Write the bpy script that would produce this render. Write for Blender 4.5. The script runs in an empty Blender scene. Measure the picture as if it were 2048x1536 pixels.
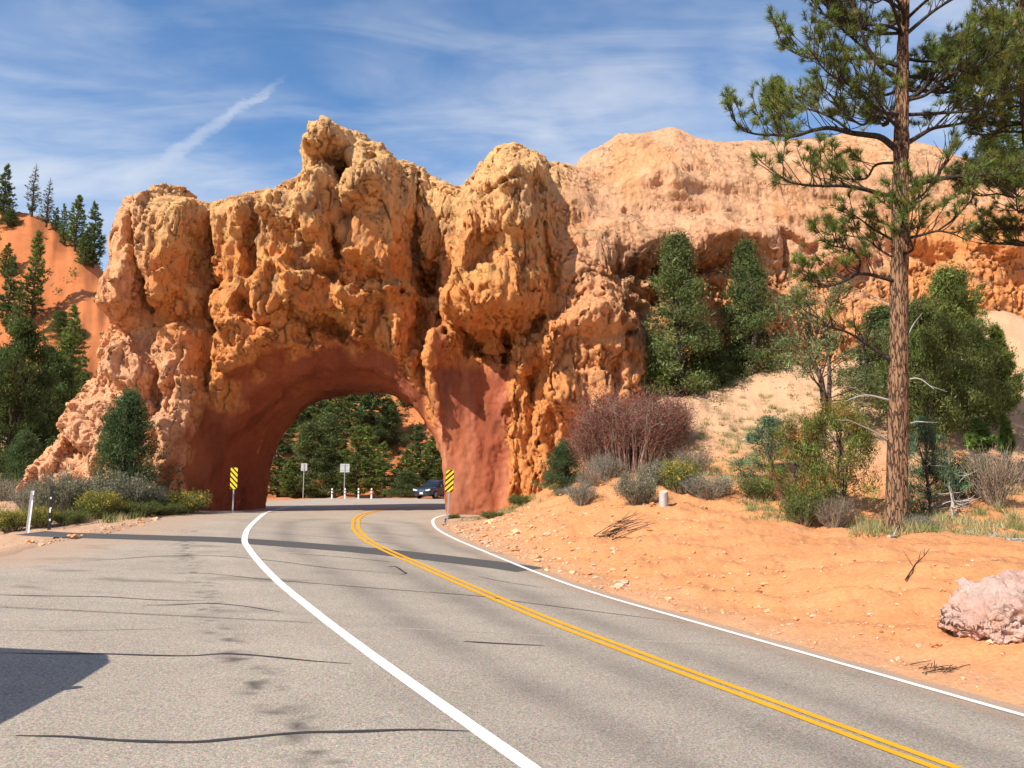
import bpy, math, random
import numpy as np
from mathutils import Vector

# ------------------------------------------------------------------ camera, sky, sun, exposure
scene = bpy.context.scene
C = scene.collection
FPX = 1600.0                        # focal length in pixels of the 2048 px wide photograph
PITCH = math.atan(201.0 / FPX)
CAMZ = 2.7
cam_data = bpy.data.cameras.new('camera')
cam = bpy.data.objects.new('camera', cam_data)
C.objects.link(cam)
cam_data.sensor_width = 36.0
cam_data.lens = 36.0 * FPX / 2048.0
cam_data.clip_start = 0.05
cam_data.clip_end = 12000.0
cam.location = (0, 0, CAMZ)
cam.rotation_euler = (math.pi / 2 + PITCH, 0, 0)
scene.camera = cam

SUN_EL = math.radians(40)
SUN_AZ = math.atan2(0.74, 0.67)      # light travels towards (+sin, +cos) of this angle
sun_data = bpy.data.lights.new('sun', 'SUN')
sun_data.energy = 5.0
sun_data.angle = math.radians(0.5)
sun_data.color = (1.0, 0.93, 0.82)
sun = bpy.data.objects.new('sun', sun_data)
C.objects.link(sun)
ldir = Vector((math.sin(SUN_AZ) * math.cos(SUN_EL), math.cos(SUN_AZ) * math.cos(SUN_EL), -math.sin(SUN_EL)))
sun.rotation_euler = ldir.to_track_quat('-Z', 'Y').to_euler()
sun.location = (-30, -30, 40)

world = bpy.data.worlds.new('World')
scene.world = world
world.use_nodes = True
vs = scene.view_settings
vs.view_transform = 'Standard'
vs.look = 'None'
vs.exposure = 0.47
vs.gamma = 1.0
vs.use_curve_mapping = False
scene.cycles.max_bounces = 6
scene.cycles.diffuse_bounces = 3
scene.cycles.transparent_max_bounces = 8


def ray(x, y):
    x = np.asarray(x, float); y = np.asarray(y, float)
    cx = (x - 1024) / FPX; cy = (768 - y) / FPX
    return np.stack([cx, math.cos(PITCH) - cy * math.sin(PITCH), math.sin(PITCH) + cy * math.cos(PITCH)], -1)


def at(x, y, Y):
    """the world point seen at pixel x, y of the photograph, at distance Y north of the camera"""
    d = ray(x, y)
    t = np.asarray(Y, float) / d[..., 1]
    return d * t[..., None] + np.array([0, 0, CAMZ])


def proj(X, Y, Z):
    dz = Z - CAMZ
    dep = Y * math.cos(PITCH) + dz * math.sin(PITCH)
    up = -Y * math.sin(PITCH) + dz * math.cos(PITCH)
    return 1024 + FPX * X / dep, 768 - FPX * up / dep


# ---- node helper
class N:
    def __init__(self, tree):
        self.t = tree
    def new(self, typ, **kw):
        n = self.t.nodes.new(typ)
        for k, v in kw.items():
            setattr(n, k, v)
        return n
    def link(self, a, b):
        self.t.links.new(a, b)
    def put(self, sock, v):
        if isinstance(v, bpy.types.NodeSocket):
            self.link(v, sock)
        elif v is not None:
            sock.default_value = v
    def math(self, op, a, b=None, c=None, clamp=False):
        n = self.new('ShaderNodeMath', operation=op); n.use_clamp = clamp
        self.put(n.inputs[0], a)
        if b is not None: self.put(n.inputs[1], b)
        if c is not None: self.put(n.inputs[2], c)
        return n.outputs[0]
    def vmath(self, op, a, b=None):
        n = self.new('ShaderNodeVectorMath', operation=op)
        self.put(n.inputs[0], a)
        if b is not None: self.put(n.inputs[1], b)
        return n.outputs['Value'] if op in ('DOT_PRODUCT', 'LENGTH') else n.outputs[0]
    def mix(self, f, a, b, mode='MIX'):
        n = self.new('ShaderNodeMix', data_type='RGBA', blend_type=mode)
        self.put(n.inputs[0], f)
        self.put(n.inputs[6], (*a, 1) if isinstance(a, tuple) and len(a) == 3 else a)
        self.put(n.inputs[7], (*b, 1) if isinstance(b, tuple) and len(b) == 3 else b)
        return n.outputs[2]
    def noise(self, vec, scale, detail=4.0, rough=0.55, dist=0.0):
        n = self.new('ShaderNodeTexNoise')
        if vec is not None: self.put(n.inputs['Vector'], vec)
        n.inputs['Scale'].default_value = scale
        n.inputs['Detail'].default_value = detail
        n.inputs['Roughness'].default_value = rough
        n.inputs['Distortion'].default_value = dist
        return n.outputs['Fac']
    def vor(self, vec, scale, feature='F1'):
        n = self.new('ShaderNodeTexVoronoi', feature=feature)
        if vec is not None: self.put(n.inputs['Vector'], vec)
        n.inputs['Scale'].default_value = scale
        return n
    def ramp(self, f, stops):
        n = self.new('ShaderNodeValToRGB')
        while len(n.color_ramp.elements) < len(stops):
            n.color_ramp.elements.new(0.5)
        for e, (p, c) in zip(n.color_ramp.elements, stops):
            e.position = p
            e.color = (c, c, c, 1) if isinstance(c, (int, float)) else (*c, 1)
        self.put(n.inputs[0], f)
        return n.outputs[0]
    def smooth(self, f, lo, hi):
        n = self.new('ShaderNodeMapRange', interpolation_type='SMOOTHSTEP')
        self.put(n.inputs[0], f); n.inputs[1].default_value = lo; n.inputs[2].default_value = hi
        return n.outputs[0]
    def scalev(self, vec, s):
        n = self.new('ShaderNodeMapping')
        self.put(n.inputs[0], vec); n.inputs['Scale'].default_value = s
        return n.outputs[0]
    def attr(self, name, out='Color'):
        n = self.new('ShaderNodeAttribute', attribute_name=name)
        return n.outputs[out]


# ---- the sky: Nishita, with thin cirrus and two contrails lying on a flat layer of air high above
def build_sky():
    nt = world.node_tree
    n = N(nt)
    bg = nt.nodes['Background']
    sky = n.new('ShaderNodeTexSky', sky_type='NISHITA')
    sky.sun_disc = False
    sky.sun_elevation = SUN_EL
    sky.sun_rotation = SUN_AZ + math.pi
    sky.altitude = 600
    sky.air_density = 1.0
    sky.dust_density = 0.15
    sky.ozone_density = 1.6
    d = n.new('ShaderNodeTexCoord').outputs['Generated']
    sep = n.new('ShaderNodeSeparateXYZ'); n.link(d, sep.inputs[0])
    zz = n.math('ADD', n.math('MAXIMUM', sep.outputs[2], 0.0), 0.10)
    px = n.math('DIVIDE', sep.outputs[0], zz); py = n.math('DIVIDE', sep.outputs[1], zz)
    cmb = n.new('ShaderNodeCombineXYZ'); n.link(px, cmb.inputs[0]); n.link(py, cmb.inputs[1])
    p = cmb.outputs[0]
    rot = n.new('ShaderNodeMapping'); n.link(p, rot.inputs[0])
    rot.inputs['Rotation'].default_value = (0, 0, math.radians(-14)); rot.inputs['Scale'].default_value = (0.8, 1.0, 1)
    rot.inputs['Location'].default_value = (0.55, 0.2, 0)
    a = n.noise(rot.outputs[0], 1.25, 5.0, 0.55, 0.5)
    rot2 = n.new('ShaderNodeMapping'); n.link(p, rot2.inputs[0])
    rot2.inputs['Rotation'].default_value = (0, 0, math.radians(-20)); rot2.inputs['Scale'].default_value = (0.8, 1.9, 1)
    b = n.noise(rot2.outputs[0], 2.2, 6.0, 0.55, 0.9)
    f = n.math('ADD', n.math('MULTIPLY', a, 0.72), n.math('MULTIPLY', b, 0.40))
    low = n.smooth(sep.outputs[2], 0.52, 0.12)
    f = n.math('ADD', f, n.math('MULTIPLY', low, 0.14))
    cl = n.smooth(f, 0.44, 0.86)
    cl = n.math('MULTIPLY', cl, 0.86)
    def trail(x0, y0, x1, y1, w0, w1, s):
        def pp(x, y):
            v = ray(x, y); v = v / np.linalg.norm(v)
            return np.array([v[0], v[1]]) / (v[2] + 0.10)
        A, B = pp(x0, y0), pp(x1, y1)
        L = np.linalg.norm(B - A); u = (B - A) / L
        al = n.vmath('DOT_PRODUCT', n.vmath('SUBTRACT', p, (A[0], A[1], 0)), (u[0], u[1], 0))
        ac = n.vmath('DOT_PRODUCT', n.vmath('SUBTRACT', p, (A[0], A[1], 0)), (-u[1], u[0], 0))
        wob = n.math('MULTIPLY', n.math('SUBTRACT', n.noise(p, 9.0, 5.0, 0.7), 0.5), w0 * 2.2)
        t = n.math('DIVIDE', al, L)
        w = n.math('ADD', n.math('MULTIPLY', t, w1 - w0), w0)
        m = n.math('SUBTRACT', 1.0, n.smooth(n.math('DIVIDE', n.math('ABSOLUTE', n.math('ADD', ac, wob)), n.math('MAXIMUM', w, 0.002)), 0.1, 1.2))
        ends = n.math('MULTIPLY', n.smooth(t, -0.12, 0.16), n.smooth(t, 1.04, 0.75))
        return n.math('MULTIPLY', n.math('MULTIPLY', m, ends), s)
    t1 = trail(318, 330, 575, 148, 0.036, 0.010, 0.34)
    t2 = trail(880, 262, 1120, 168, 0.020, 0.010, 0.15)
    cl = n.math('MAXIMUM', cl, n.math('ADD', n.math('MAXIMUM', t1, t2), n.math('MULTIPLY', cl, 0.6)))
    cl = n.math('MINIMUM', cl, 0.95)
    skyc = n.mix(1.0, sky.outputs[0], (0.95, 1.30, 1.55), 'MULTIPLY')
    col = n.mix(cl, skyc, (7.0, 7.3, 7.8))
    n.link(col, bg.inputs[0])
    bg.inputs[1].default_value = 0.088
build_sky()


# ------------------------------------------------------------------ numpy noise
def _h(ix, iy, iz, seed):
    h = (ix.astype(np.uint32) * np.uint32(374761393) + iy.astype(np.uint32) * np.uint32(668265263)
         + iz.astype(np.uint32) * np.uint32(2246822519) + np.uint32((seed * 3266489917) & 0xffffffff))
    h = (h ^ (h >> np.uint32(13))) * np.uint32(1274126177)
    return h ^ (h >> np.uint32(16))


def perlin(x, y, z, seed=0):
    x = np.asarray(x, np.float32); y = np.asarray(y, np.float32) + 0 * x; z = np.asarray(z, np.float32) + 0 * x
    x0 = np.floor(x); y0 = np.floor(y); z0 = np.floor(z)
    fx = x - x0; fy = y - y0; fz = z - z0
    xi = x0.astype(np.int64); yi = y0.astype(np.int64); zi = z0.astype(np.int64)
    u = fx * fx * fx * (fx * (fx * 6 - 15) + 10)
    v = fy * fy * fy * (fy * (fy * 6 - 15) + 10)
    w = fz * fz * fz * (fz * (fz * 6 - 15) + 10)
    def g(dx, dy, dz):
        h = _h(xi + dx, yi + dy, zi + dz, seed)
        a = (h & np.uint32(1023)).astype(np.float32) / 511.5 - 1
        b = ((h >> np.uint32(10)) & np.uint32(1023)).astype(np.float32) / 511.5 - 1
        c = ((h >> np.uint32(20)) & np.uint32(1023)).astype(np.float32) / 511.5 - 1
        return a * (fx - dx) + b * (fy - dy) + c * (fz - dz)
    def lerp(a, b, t):
        return a + t * (b - a)
    return lerp(lerp(lerp(g(0, 0, 0), g(1, 0, 0), u), lerp(g(0, 1, 0), g(1, 1, 0), u), v),
                lerp(lerp(g(0, 0, 1), g(1, 0, 1), u), lerp(g(0, 1, 1), g(1, 1, 1), u), v), w)


def fbm(x, y, z, oct=4, seed=0, gain=0.5):
    s = 0; a = 1.0; f = 1.0
    for i in range(oct):
        s = s + a * perlin(x * f, y * f, z * f, seed + i * 17)
        a *= gain; f *= 2.03
    return s


def ridged(x, y, z, oct=3, seed=0):
    s = 0; a = 1.0; f = 1.0
    for i in range(oct):
        s = s + a * (1 - 2.2 * np.abs(perlin(x * f, y * f, z * f, seed + i * 31)))
        a *= 0.5; f *= 2.1
    return s


def worley(x, y, z, seed=0):
    """distance to the nearest of one random point in each unit cell"""
    xi = np.floor(x); yi = np.floor(y); zi = np.floor(z)
    best = np.full(x.shape, 9.0, np.float32)
    for dx in (-1, 0, 1):
        for dy in (-1, 0, 1):
            for dz in (-1, 0, 1):
                cx = xi + dx; cy = yi + dy; cz = zi + dz
                h = _h(cx.astype(np.int64), cy.astype(np.int64), cz.astype(np.int64), seed)
                a = (h & np.uint32(1023)).astype(np.float32) / 1023
                b = ((h >> np.uint32(10)) & np.uint32(1023)).astype(np.float32) / 1023
                c = ((h >> np.uint32(20)) & np.uint32(1023)).astype(np.float32) / 1023
                best = np.minimum(best, (cx + a - x) ** 2 + (cy + b - y) ** 2 + (cz + c - z) ** 2)
    return np.sqrt(best)


def sst(a, b, x):
    t = np.clip((x - a) / (b - a), 0, 1)
    return t * t * (3 - 2 * t)


# ------------------------------------------------------------------ mesh helpers
def mesh_np(name, V, polys, mats, attrs=None, smooth=True, matidx=None):
    """V (n,3); polys: list of (m,k) index arrays"""
    me = bpy.data.meshes.new(name)
    V = np.ascontiguousarray(V, np.float32)
    polys = [np.asarray(p, np.int32) for p in polys if len(p)]
    me.vertices.add(len(V)); me.vertices.foreach_set('co', V.ravel())
    idx = np.concatenate([p.ravel() for p in polys])
    tot = np.concatenate([np.full(len(p), p.shape[1], np.int32) for p in polys])
    start = np.concatenate([[0], np.cumsum(tot)[:-1]]).astype(np.int32)
    me.loops.add(len(idx)); me.loops.foreach_set('vertex_index', idx)
    me.polygons.add(len(tot)); me.polygons.foreach_set('loop_start', start); me.polygons.foreach_set('loop_total', tot)
    me.polygons.foreach_set('use_smooth', np.full(len(tot), smooth))
    for m in (mats if isinstance(mats, (list, tuple)) else [mats]):
        me.materials.append(m)
    if matidx is not None:
        me.polygons.foreach_set('material_index', np.asarray(matidx, np.int32))
    me.update(calc_edges=True)
    for k, a in (attrs or {}).items():
        a = np.asarray(a, np.float32)
        if a.ndim == 1:
            at_ = me.attributes.new(k, 'FLOAT', 'POINT'); at_.data.foreach_set('value', a)
        else:
            if a.shape[1] == 3: a = np.concatenate([a, np.ones((len(a), 1), np.float32)], 1)
            at_ = me.attributes.new(k, 'FLOAT_COLOR', 'POINT'); at_.data.foreach_set('color', a.ravel())
    return me


def obj(name, me, parent=None, loc=None):
    o = bpy.data.objects.new(name, me)
    C.objects.link(o)
    if parent is not None: o.parent = parent
    if loc is not None: o.location = [float(v) for v in loc]
    return o


def tag(o, label=None, cat=None, group=None, kind=None):
    if label: o['label'] = label
    if cat: o['category'] = cat
    if group: o['group'] = group
    if kind: o['kind'] = kind
    return o


def thing(name, label, cat, loc=(0, 0, 0), rz=0.0, sc=1.0, group=None):
    o = bpy.data.objects.new(name, None)
    C.objects.link(o)
    o.empty_display_size = 0.2
    o.location = [float(v) for v in loc]; o.rotation_euler = (0, 0, rz)
    o.scale = (sc, sc, sc) if np.isscalar(sc) else sc
    return tag(o, label, cat, group)


class MB:
    """collects tubes, boxes, sheets, triangles into one mesh"""
    def __init__(self):
        self.V = []; self.F = {3: [], 4: []}; self.n = 0; self.col = []
    def add(self, V, F, col=None):
        V = np.asarray(V, float).reshape(-1, 3); F = np.asarray(F, int)
        if len(F) == 0: return
        self.V.append(V); self.F[F.shape[1]].append(F + self.n); self.n += len(V)
        c = np.ones((len(V), 3)) if col is None else np.asarray(col, float)
        if c.ndim == 1: c = np.tile(c, (len(V), 1))
        self.col.append(c)
    def tube(self, P, R, sides=6, col=None, cap=True):
        P = np.asarray(P, float); R = np.broadcast_to(np.asarray(R, float), (len(P),))
        T = np.gradient(P, axis=0); T /= np.linalg.norm(T, axis=1)[:, None] + 1e-9
        ref = np.array([0, 0, 1.0]) if abs(T[:, 2]).mean() < 0.8 else np.array([1.0, 0, 0])
        A = np.cross(T, ref); A /= np.linalg.norm(A, axis=1)[:, None] + 1e-9
        B = np.cross(T, A)
        th = np.arange(sides) / sides * 2 * math.pi
        ring = P[:, None] + R[:, None, None] * (np.cos(th)[None, :, None] * A[:, None] + np.sin(th)[None, :, None] * B[:, None])
        n = len(P)
        i = np.arange(n - 1)[:, None] * sides; j = np.arange(sides)[None]; j2 = (j + 1) % sides
        F = np.stack([i + j, i + j2, i + sides + j2, i + sides + j], -1).reshape(-1, 4)
        self.add(ring.reshape(-1, 3), F, col)
        if cap:
            for e, rev in ((0, 1), (n - 1, 0)):
                Vc = np.concatenate([ring[e], P[e][None]])
                Fc = np.stack([np.arange(sides), (np.arange(sides) + 1) % sides, np.full(sides, sides)], -1)
                self.add(Vc, Fc[:, ::-1] if not rev else Fc, col)
        return ring
    def box(self, c, s, rz=0.0, bev=0.0, col=None):
        c = np.asarray(c, float); s = np.asarray(s, float) / 2
        if bev <= 0:
            V = np.array([[x, y, z] for z in (-1, 1) for y in (-1, 1) for x in (-1, 1)], float) * s
            F = [[0, 2, 3, 1], [4, 5, 7, 6], [0, 1, 5, 4], [1, 3, 7, 5], [3, 2, 6, 7], [2, 0, 4, 6]]
        else:
            b = bev; prof = []
            for (sx, sy) in ((1, 1), (-1, 1), (-1, -1), (1, -1)):
                a0 = math.atan2(sy, sx) - math.pi / 4
                for k in range(3):
                    a = a0 + k * math.pi / 4
                    prof.append((sx * (s[0] - b) + b * math.cos(a), sy * (s[1] - b) + b * math.sin(a)))
            prof = np.array(prof); m = len(prof)
            rings = []
            for z, k in ((-s[2], (1 - b / max(s[0], s[1]))), (-s[2] + b, 1), (s[2] - b, 1), (s[2], (1 - b / max(s[0], s[1])))):
                rings.append(np.column_stack([prof * k, np.full(m, z)]))
            V = np.concatenate(rings); F = []
            for r in range(3):
                for k in range(m):
                    F.append([r * m + k, r * m + (k + 1) % m, (r + 1) * m + (k + 1) % m, (r + 1) * m + k])
            cb = len(V); V = np.concatenate([V, [[0, 0, -s[2]], [0, 0, s[2]]]])
            T = []
            for k in range(m):
                T.append([(k + 1) % m, k, cb]); T.append([3 * m + k, 3 * m + (k + 1) % m, cb + 1])
            cs, sn = math.cos(rz), math.sin(rz)
            V2 = np.column_stack([V[:, 0] * cs - V[:, 1] * sn, V[:, 0] * sn + V[:, 1] * cs, V[:, 2]]) + c
            n0 = self.n
            self.add(V2, F, col)
            self.F[3].append(np.array(T) + n0)
            return
        cs, sn = math.cos(rz), math.sin(rz)
        V = np.column_stack([V[:, 0] * cs - V[:, 1] * sn, V[:, 0] * sn + V[:, 1] * cs, V[:, 2]]) + c
        self.add(V, F, col)
    def prism(self, outline, y0, y1, axis=1, col=None):
        """outline (k,2) in the plane across axis, extruded from y0 to y1"""
        P = np.asarray(outline, float); k = len(P)
        def mk(v):
            a = np.full(k, v)
            return {1: np.column_stack([P[:, 0], a, P[:, 1]]), 0: np.column_stack([a, P[:, 0], P[:, 1]]), 2: np.column_stack([P[:, 0], P[:, 1], a])}[axis]
        V = np.concatenate([mk(y0), mk(y1), mk(y0).mean(0)[None], mk(y1).mean(0)[None]])
        i = np.arange(k); j = (i + 1) % k
        n0 = self.n
        self.add(V, np.stack([i, j, j + k, i + k], -1), col)
        self.F[3].append(np.stack([j, i, np.full(k, 2 * k)], -1) + n0)
        self.F[3].append(np.stack([i + k, j + k, np.full(k, 2 * k + 1)], -1) + n0)
    def tris(self, c, a, b, d, col=None):
        """loose triangles c+a, c+b, c+d"""
        n = len(c)
        V = np.stack([c + a, c + b, c + d], 1).reshape(-1, 3)
        F = np.arange(3 * n).reshape(-1, 3)
        self.add(V, F, None if col is None else np.repeat(col, 3, 0))
    def mesh(self, name, mat, smooth=True):
        V = np.concatenate(self.V)
        polys = [np.concatenate(f) for f in self.F.values() if f]
        return mesh_np(name, V, polys, mat, {'tint': np.concatenate(self.col)}, smooth)
    def build(self, name, mat, parent=None, smooth=True, loc=None):
        return obj(name, self.mesh(name, mat, smooth), parent, loc)


# ------------------------------------------------------------------ materials
def new_mat(name, rough=0.85, spec=0.25):
    m = bpy.data.materials.new(name)
    m.use_nodes = True
    n = N(m.node_tree)
    b = m.node_tree.nodes['Principled BSDF']
    b.inputs['Roughness'].default_value = rough
    b.inputs['Specular IOR Level'].default_value = spec
    return m, n, b


def simple_mat(name, col, rough=0.6, metal=0.0, var=0.12, scale=8.0, bump=0.0, spec=0.4):
    m, n, b = new_mat(name, rough, spec)
    co = n.new('ShaderNodeTexCoord').outputs['Object']
    f = n.noise(co, scale, 5, 0.6)
    k = n.math('ADD', n.math('MULTIPLY', f, var * 2), 1 - var)
    c = n.mix(1.0, (*col, 1), k, 'MULTIPLY')
    n.link(c, b.inputs['Base Color'])
    b.inputs['Metallic'].default_value = metal
    if bump:
        bp = n.new('ShaderNodeBump'); bp.inputs['Strength'].default_value = bump; bp.inputs['Distance'].default_value = 0.02
        n.link(n.noise(co, scale * 4, 6, 0.65), bp.inputs['Height']); n.link(bp.outputs[0], b.inputs['Normal'])
    return m


def leaf_mat(name, trans=0.25, rough=0.6, spec=0.25):
    """colour comes from each leaf's own tint"""
    m, n, b = new_mat(name, rough, spec)
    c = n.attr('tint')
    n.link(c, b.inputs['Base Color'])
    tr = n.new('ShaderNodeBsdfTranslucent'); n.link(n.mix(1.0, c, (1.0, 1.1, 0.6), 'MULTIPLY'), tr.inputs[0])
    ms = n.new('ShaderNodeMixShader'); ms.inputs[0].default_value = trans
    n.link(b.outputs[0], ms.inputs[1]); n.link(tr.outputs[0], ms.inputs[2])
    n.link(ms.outputs[0], m.node_tree.nodes['Material Output'].inputs[0])
    return m


M = {}
M['leaf'] = leaf_mat('leaf_foliage', 0.25, 0.8, 0.08)
M['needle'] = leaf_mat('needle_foliage', 0.25, 0.65, 0.15)
M['twig'] = leaf_mat('twig_bark', 0.0, 0.9, 0.1)


def bark_mat(name, plate, furrow, sx, sz):
    m, n, b = new_mat(name, 0.9, 0.15)
    co = n.new('ShaderNodeTexCoord').outputs['Object']
    wob = n.new('ShaderNodeMix', data_type='VECTOR'); 
    v = n.scalev(co, (sx, sx, sz))
    nz = n.new('ShaderNodeTexNoise'); n.link(v, nz.inputs['Vector']); nz.inputs['Scale'].default_value = 1.2
    v2 = n.vmath('ADD', v, n.vmath('SCALE', nz.outputs['Color'])); v2.node.inputs[1].default_value = (0, 0, 0)
    sc = n.new('ShaderNodeVectorMath', operation='SCALE'); n.link(nz.outputs['Color'], sc.inputs[0]); sc.inputs['Scale'].default_value = 1.5
    n.link(sc.outputs[0], v2.node.inputs[1])
    e = n.vor(v2, 1.0, 'DISTANCE_TO_EDGE').outputs['Distance']
    f = n.smooth(n.math('ADD', e, n.math('MULTIPLY', n.noise(v, 3.0, 5, 0.7), 0.16)), 0.08, 0.22)
    fine = n.noise(n.scalev(co, (sx * 3, sx * 3, sz * 4)), 1.0, 6, 0.65)
    pl = n.mix(fine, tuple(x * 0.6 for x in plate), tuple(x * 1.35 for x in plate))
    n.link(n.mix(f, furrow, pl), b.inputs['Base Color'])
    bp = n.new('ShaderNodeBump'); bp.inputs['Strength'].default_value = 0.9; bp.inputs['Distance'].default_value = 0.03
    n.link(n.math('ADD', f, n.math('MULTIPLY', fine, 0.5)), bp.inputs['Height']); n.link(bp.outputs[0], b.inputs['Normal'])
    return m


M['pine_bark'] = bark_mat('ponderosa_bark', (0.27, 0.150, 0.085), (0.040, 0.025, 0.018), 12, 2.0)
M['bark'] = bark_mat('grey_bark', (0.16, 0.12, 0.09), (0.03, 0.025, 0.02), 14, 4)
M['limb'] = bark_mat('limb_bark', (0.085, 0.065, 0.05), (0.025, 0.02, 0.017), 18, 8)
M['deadwood'] = simple_mat('bleached_deadwood', (0.40, 0.37, 0.33), 0.9, var=0.3, scale=10, bump=0.4)


# ------------------------------------------------------------------ road surface, terrain
def road_z(X, Y):
    Xc = np.clip(X, -16, 9)
    pl = -0.05 * Xc + 0.032 * Y
    w = sst(25, 42, Y)
    return (1 - w) * pl + w * 1.42


def hit(px, py, fn=road_z):
    """where the line of sight through a pixel meets the surface fn"""
    px = np.asarray(px, float); py = np.asarray(py, float)
    d = ray(px, py)
    lo = np.full(px.shape, 2.0); hi = np.full(px.shape, 160.0)
    ts = np.linspace(2, 160, 1200)
    P = d[..., None, :] * ts[:, None] + np.array([0, 0, CAMZ])
    below = P[..., 2] < fn(P[..., 0], P[..., 1])
    i = np.argmax(below, -1); i = np.where(below.any(-1), i, len(ts) - 1)
    hi = ts[i]; lo = ts[np.maximum(i - 1, 0)]
    for _ in range(30):
        m = (lo + hi) / 2
        P = d * m[..., None] + np.array([0, 0, CAMZ])
        b = P[..., 2] < fn(P[..., 0], P[..., 1])
        hi = np.where(b, m, hi); lo = np.where(b, lo, m)
    return d * hi[..., None] + np.array([0, 0, CAMZ])


def polyhit(pts, fn=road_z):
    a = np.array(pts, float)
    return hit(a[:, 0], a[:, 1], fn)


def resample(P, step):
    """a smooth curve (Catmull-Rom) through P at even steps"""
    P = np.asarray(P, float)
    Q = np.vstack([2 * P[0] - P[1], P, 2 * P[-1] - P[-2]])
    out = []
    for i in range(1, len(Q) - 2):
        t = np.linspace(0, 1, 24, endpoint=False)[:, None]
        p0, p1, p2, p3 = Q[i - 1], Q[i], Q[i + 1], Q[i + 2]
        out.append(0.5 * (2 * p1 + (p2 - p0) * t + (2 * p0 - 5 * p1 + 4 * p2 - p3) * t ** 2 + (3 * p1 - p0 - 3 * p2 + p3) * t ** 3))
    out = np.vstack(out + [P[-1:]])
    s = np.concatenate([[0], np.cumsum(np.linalg.norm(np.diff(out, axis=0), axis=1))])
    k = max(int(s[-1] / step), 2)
    q = np.linspace(0, s[-1], k + 1)
    return np.column_stack([np.interp(q, s, out[:, j]) for j in range(out.shape[1])])


LEFT_LINE = polyhit([(1130, 1590), (1060, 1536), (868, 1400), (729, 1300), (632, 1226), (547, 1155), (499, 1100), (490, 1074), (511, 1042), (569, 1016), (640, 1008), (762, 1002), (900, 999), (1000, 999)])
MID_LINE = polyhit([(2080, 1602), (1890, 1536), (1560, 1414), (1310, 1322), (1097, 1241), (988, 1195), (859, 1139), (756, 1093), (724, 1072), (711, 1050), (727, 1029), (794, 1017), (900, 1010), (1010, 1007)])
RIGHT_LINE = polyhit([(2300, 1502), (2048, 1432), (1640, 1316), (1359, 1236), (1187, 1186), (1072, 1145), (956, 1098), (881, 1063), (866, 1046), (872, 1036), (900, 1029), (960, 1023)])

# the asphalt's edges: left edge of the pull-out, right edge just past the white line
RE = resample(RIGHT_LINE[:10], 0.25)
LE = polyhit([(-700, 1180), (-260, 1150), (0, 1114), (110, 1086), (240, 1062), (330, 1034), (424, 1011)])


def road_right_edge(Y):
    o = np.argsort(RE[:, 1])
    x = np.interp(Y, RE[o, 1], RE[o, 0], left=np.nan)
    s = (RE[1, 0] - RE[0, 0]) / (RE[1, 1] - RE[0, 1])
    x = np.where(np.isnan(x), RE[0, 0] + (Y - RE[0, 1]) * s, x)
    ymax = RE[:, 1].max()
    return np.where(Y > ymax, x + (Y - ymax) ** 1.6 * 0.8, x) + 0.42


def road_left_edge(Y):
    o = np.argsort(LE[:, 1])
    x = np.interp(Y, LE[o, 1], LE[o, 0])
    far = -13.6 - 0.0 * Y
    return np.where(Y > LE[:, 1].max(), np.minimum(x, far), x) - np.where(Y < LE[0, 1], 30, 0)


def edge_dist(X, Y):
    """metres outside the asphalt (negative inside)"""
    Yc = np.clip(Y, 0.0, 79.0)
    d = np.maximum(road_left_edge(Yc) - X, X - road_right_edge(Yc))
    d = np.maximum(d * 0.8, np.abs(Y - Yc) + np.where(Y != Yc, 0, -50))
    d = np.maximum(d, (Y - 75.0 + 0.02 * (X + 8)))
    return d


CP = []   # x pixel, y pixel, distance -> terrain control points off the road
CP += [(1930, 1290, 10.6), (2048, 1290, 10.6), (1700, 1150, 15), (1850, 1100, 18), (1790, 1066, 21), (2048, 1080, 20), (1500, 1195, 15.8),
       (1600, 1230, 14), (1300, 1130, 18.8), (1150, 1012, 26), (1240, 1060, 22.5), (1330, 1032, 24.2), (1640, 1042, 22.5), (1500, 1045, 22.5), (1450, 1120, 18.6), (1600, 1110, 18.6),
       (1060, 1000, 33.5), (1120, 930, 35), (1250, 905, 33), (1290, 800, 37.3), (1450, 745, 38.8), (1440, 900, 31), (1400, 950, 28), (1600, 735, 40), (1600, 985, 26),
       (1700, 905, 29), (1950, 935, 28), (2040, 760, 37.5), (2040, 905, 30), (2040, 640, 42.5), (2300, 900, 31), (2300, 1100, 20), (2500, 640, 43), (1800, 690, 41), (1750, 800, 35),
       (2400, 1280, 11), (2900, 1280, 11), (2900, 900, 30), (3000, 620, 43), (1500, 830, 35), (1860, 1020, 23), (2040, 1020, 23),
       (0, 1000, 42), (-400, 1000, 42), (250, 1003, 36), (0, 1060, 27.5), (150, 1035, 30), (330, 1012, 33), (-300, 1080, 27), (-300, 1300, 17.5),
       (0, 950, 60), (0, 860, 72), (0, 700, 86), (0, 445, 102), (100, 470, 101), (190, 560, 96), (190, 720, 84), (190, 880, 70), (-300, 400, 106), (-300, 700, 86), (-300, 950, 60), (120, 600, 92), (320, 690, 96), (440, 820, 90), (60, 450, 102), (150, 520, 98), (230, 610, 96),
       (560, 996, 80), (700, 996, 82), (850, 996, 84), (560, 880, 105), (700, 870, 108), (850, 860, 106), (900, 750, 128), (700, 770, 128), (560, 790, 128), (1100, 760, 128), (1100, 900, 95), (1100, 996, 84),
       (1400, 700, 120), (2000, 600, 120), (2600, 600, 100)]
cpx = np.array(CP, float)
CPW = at(cpx[:, 0], cpx[:, 1], cpx[:, 2])
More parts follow.
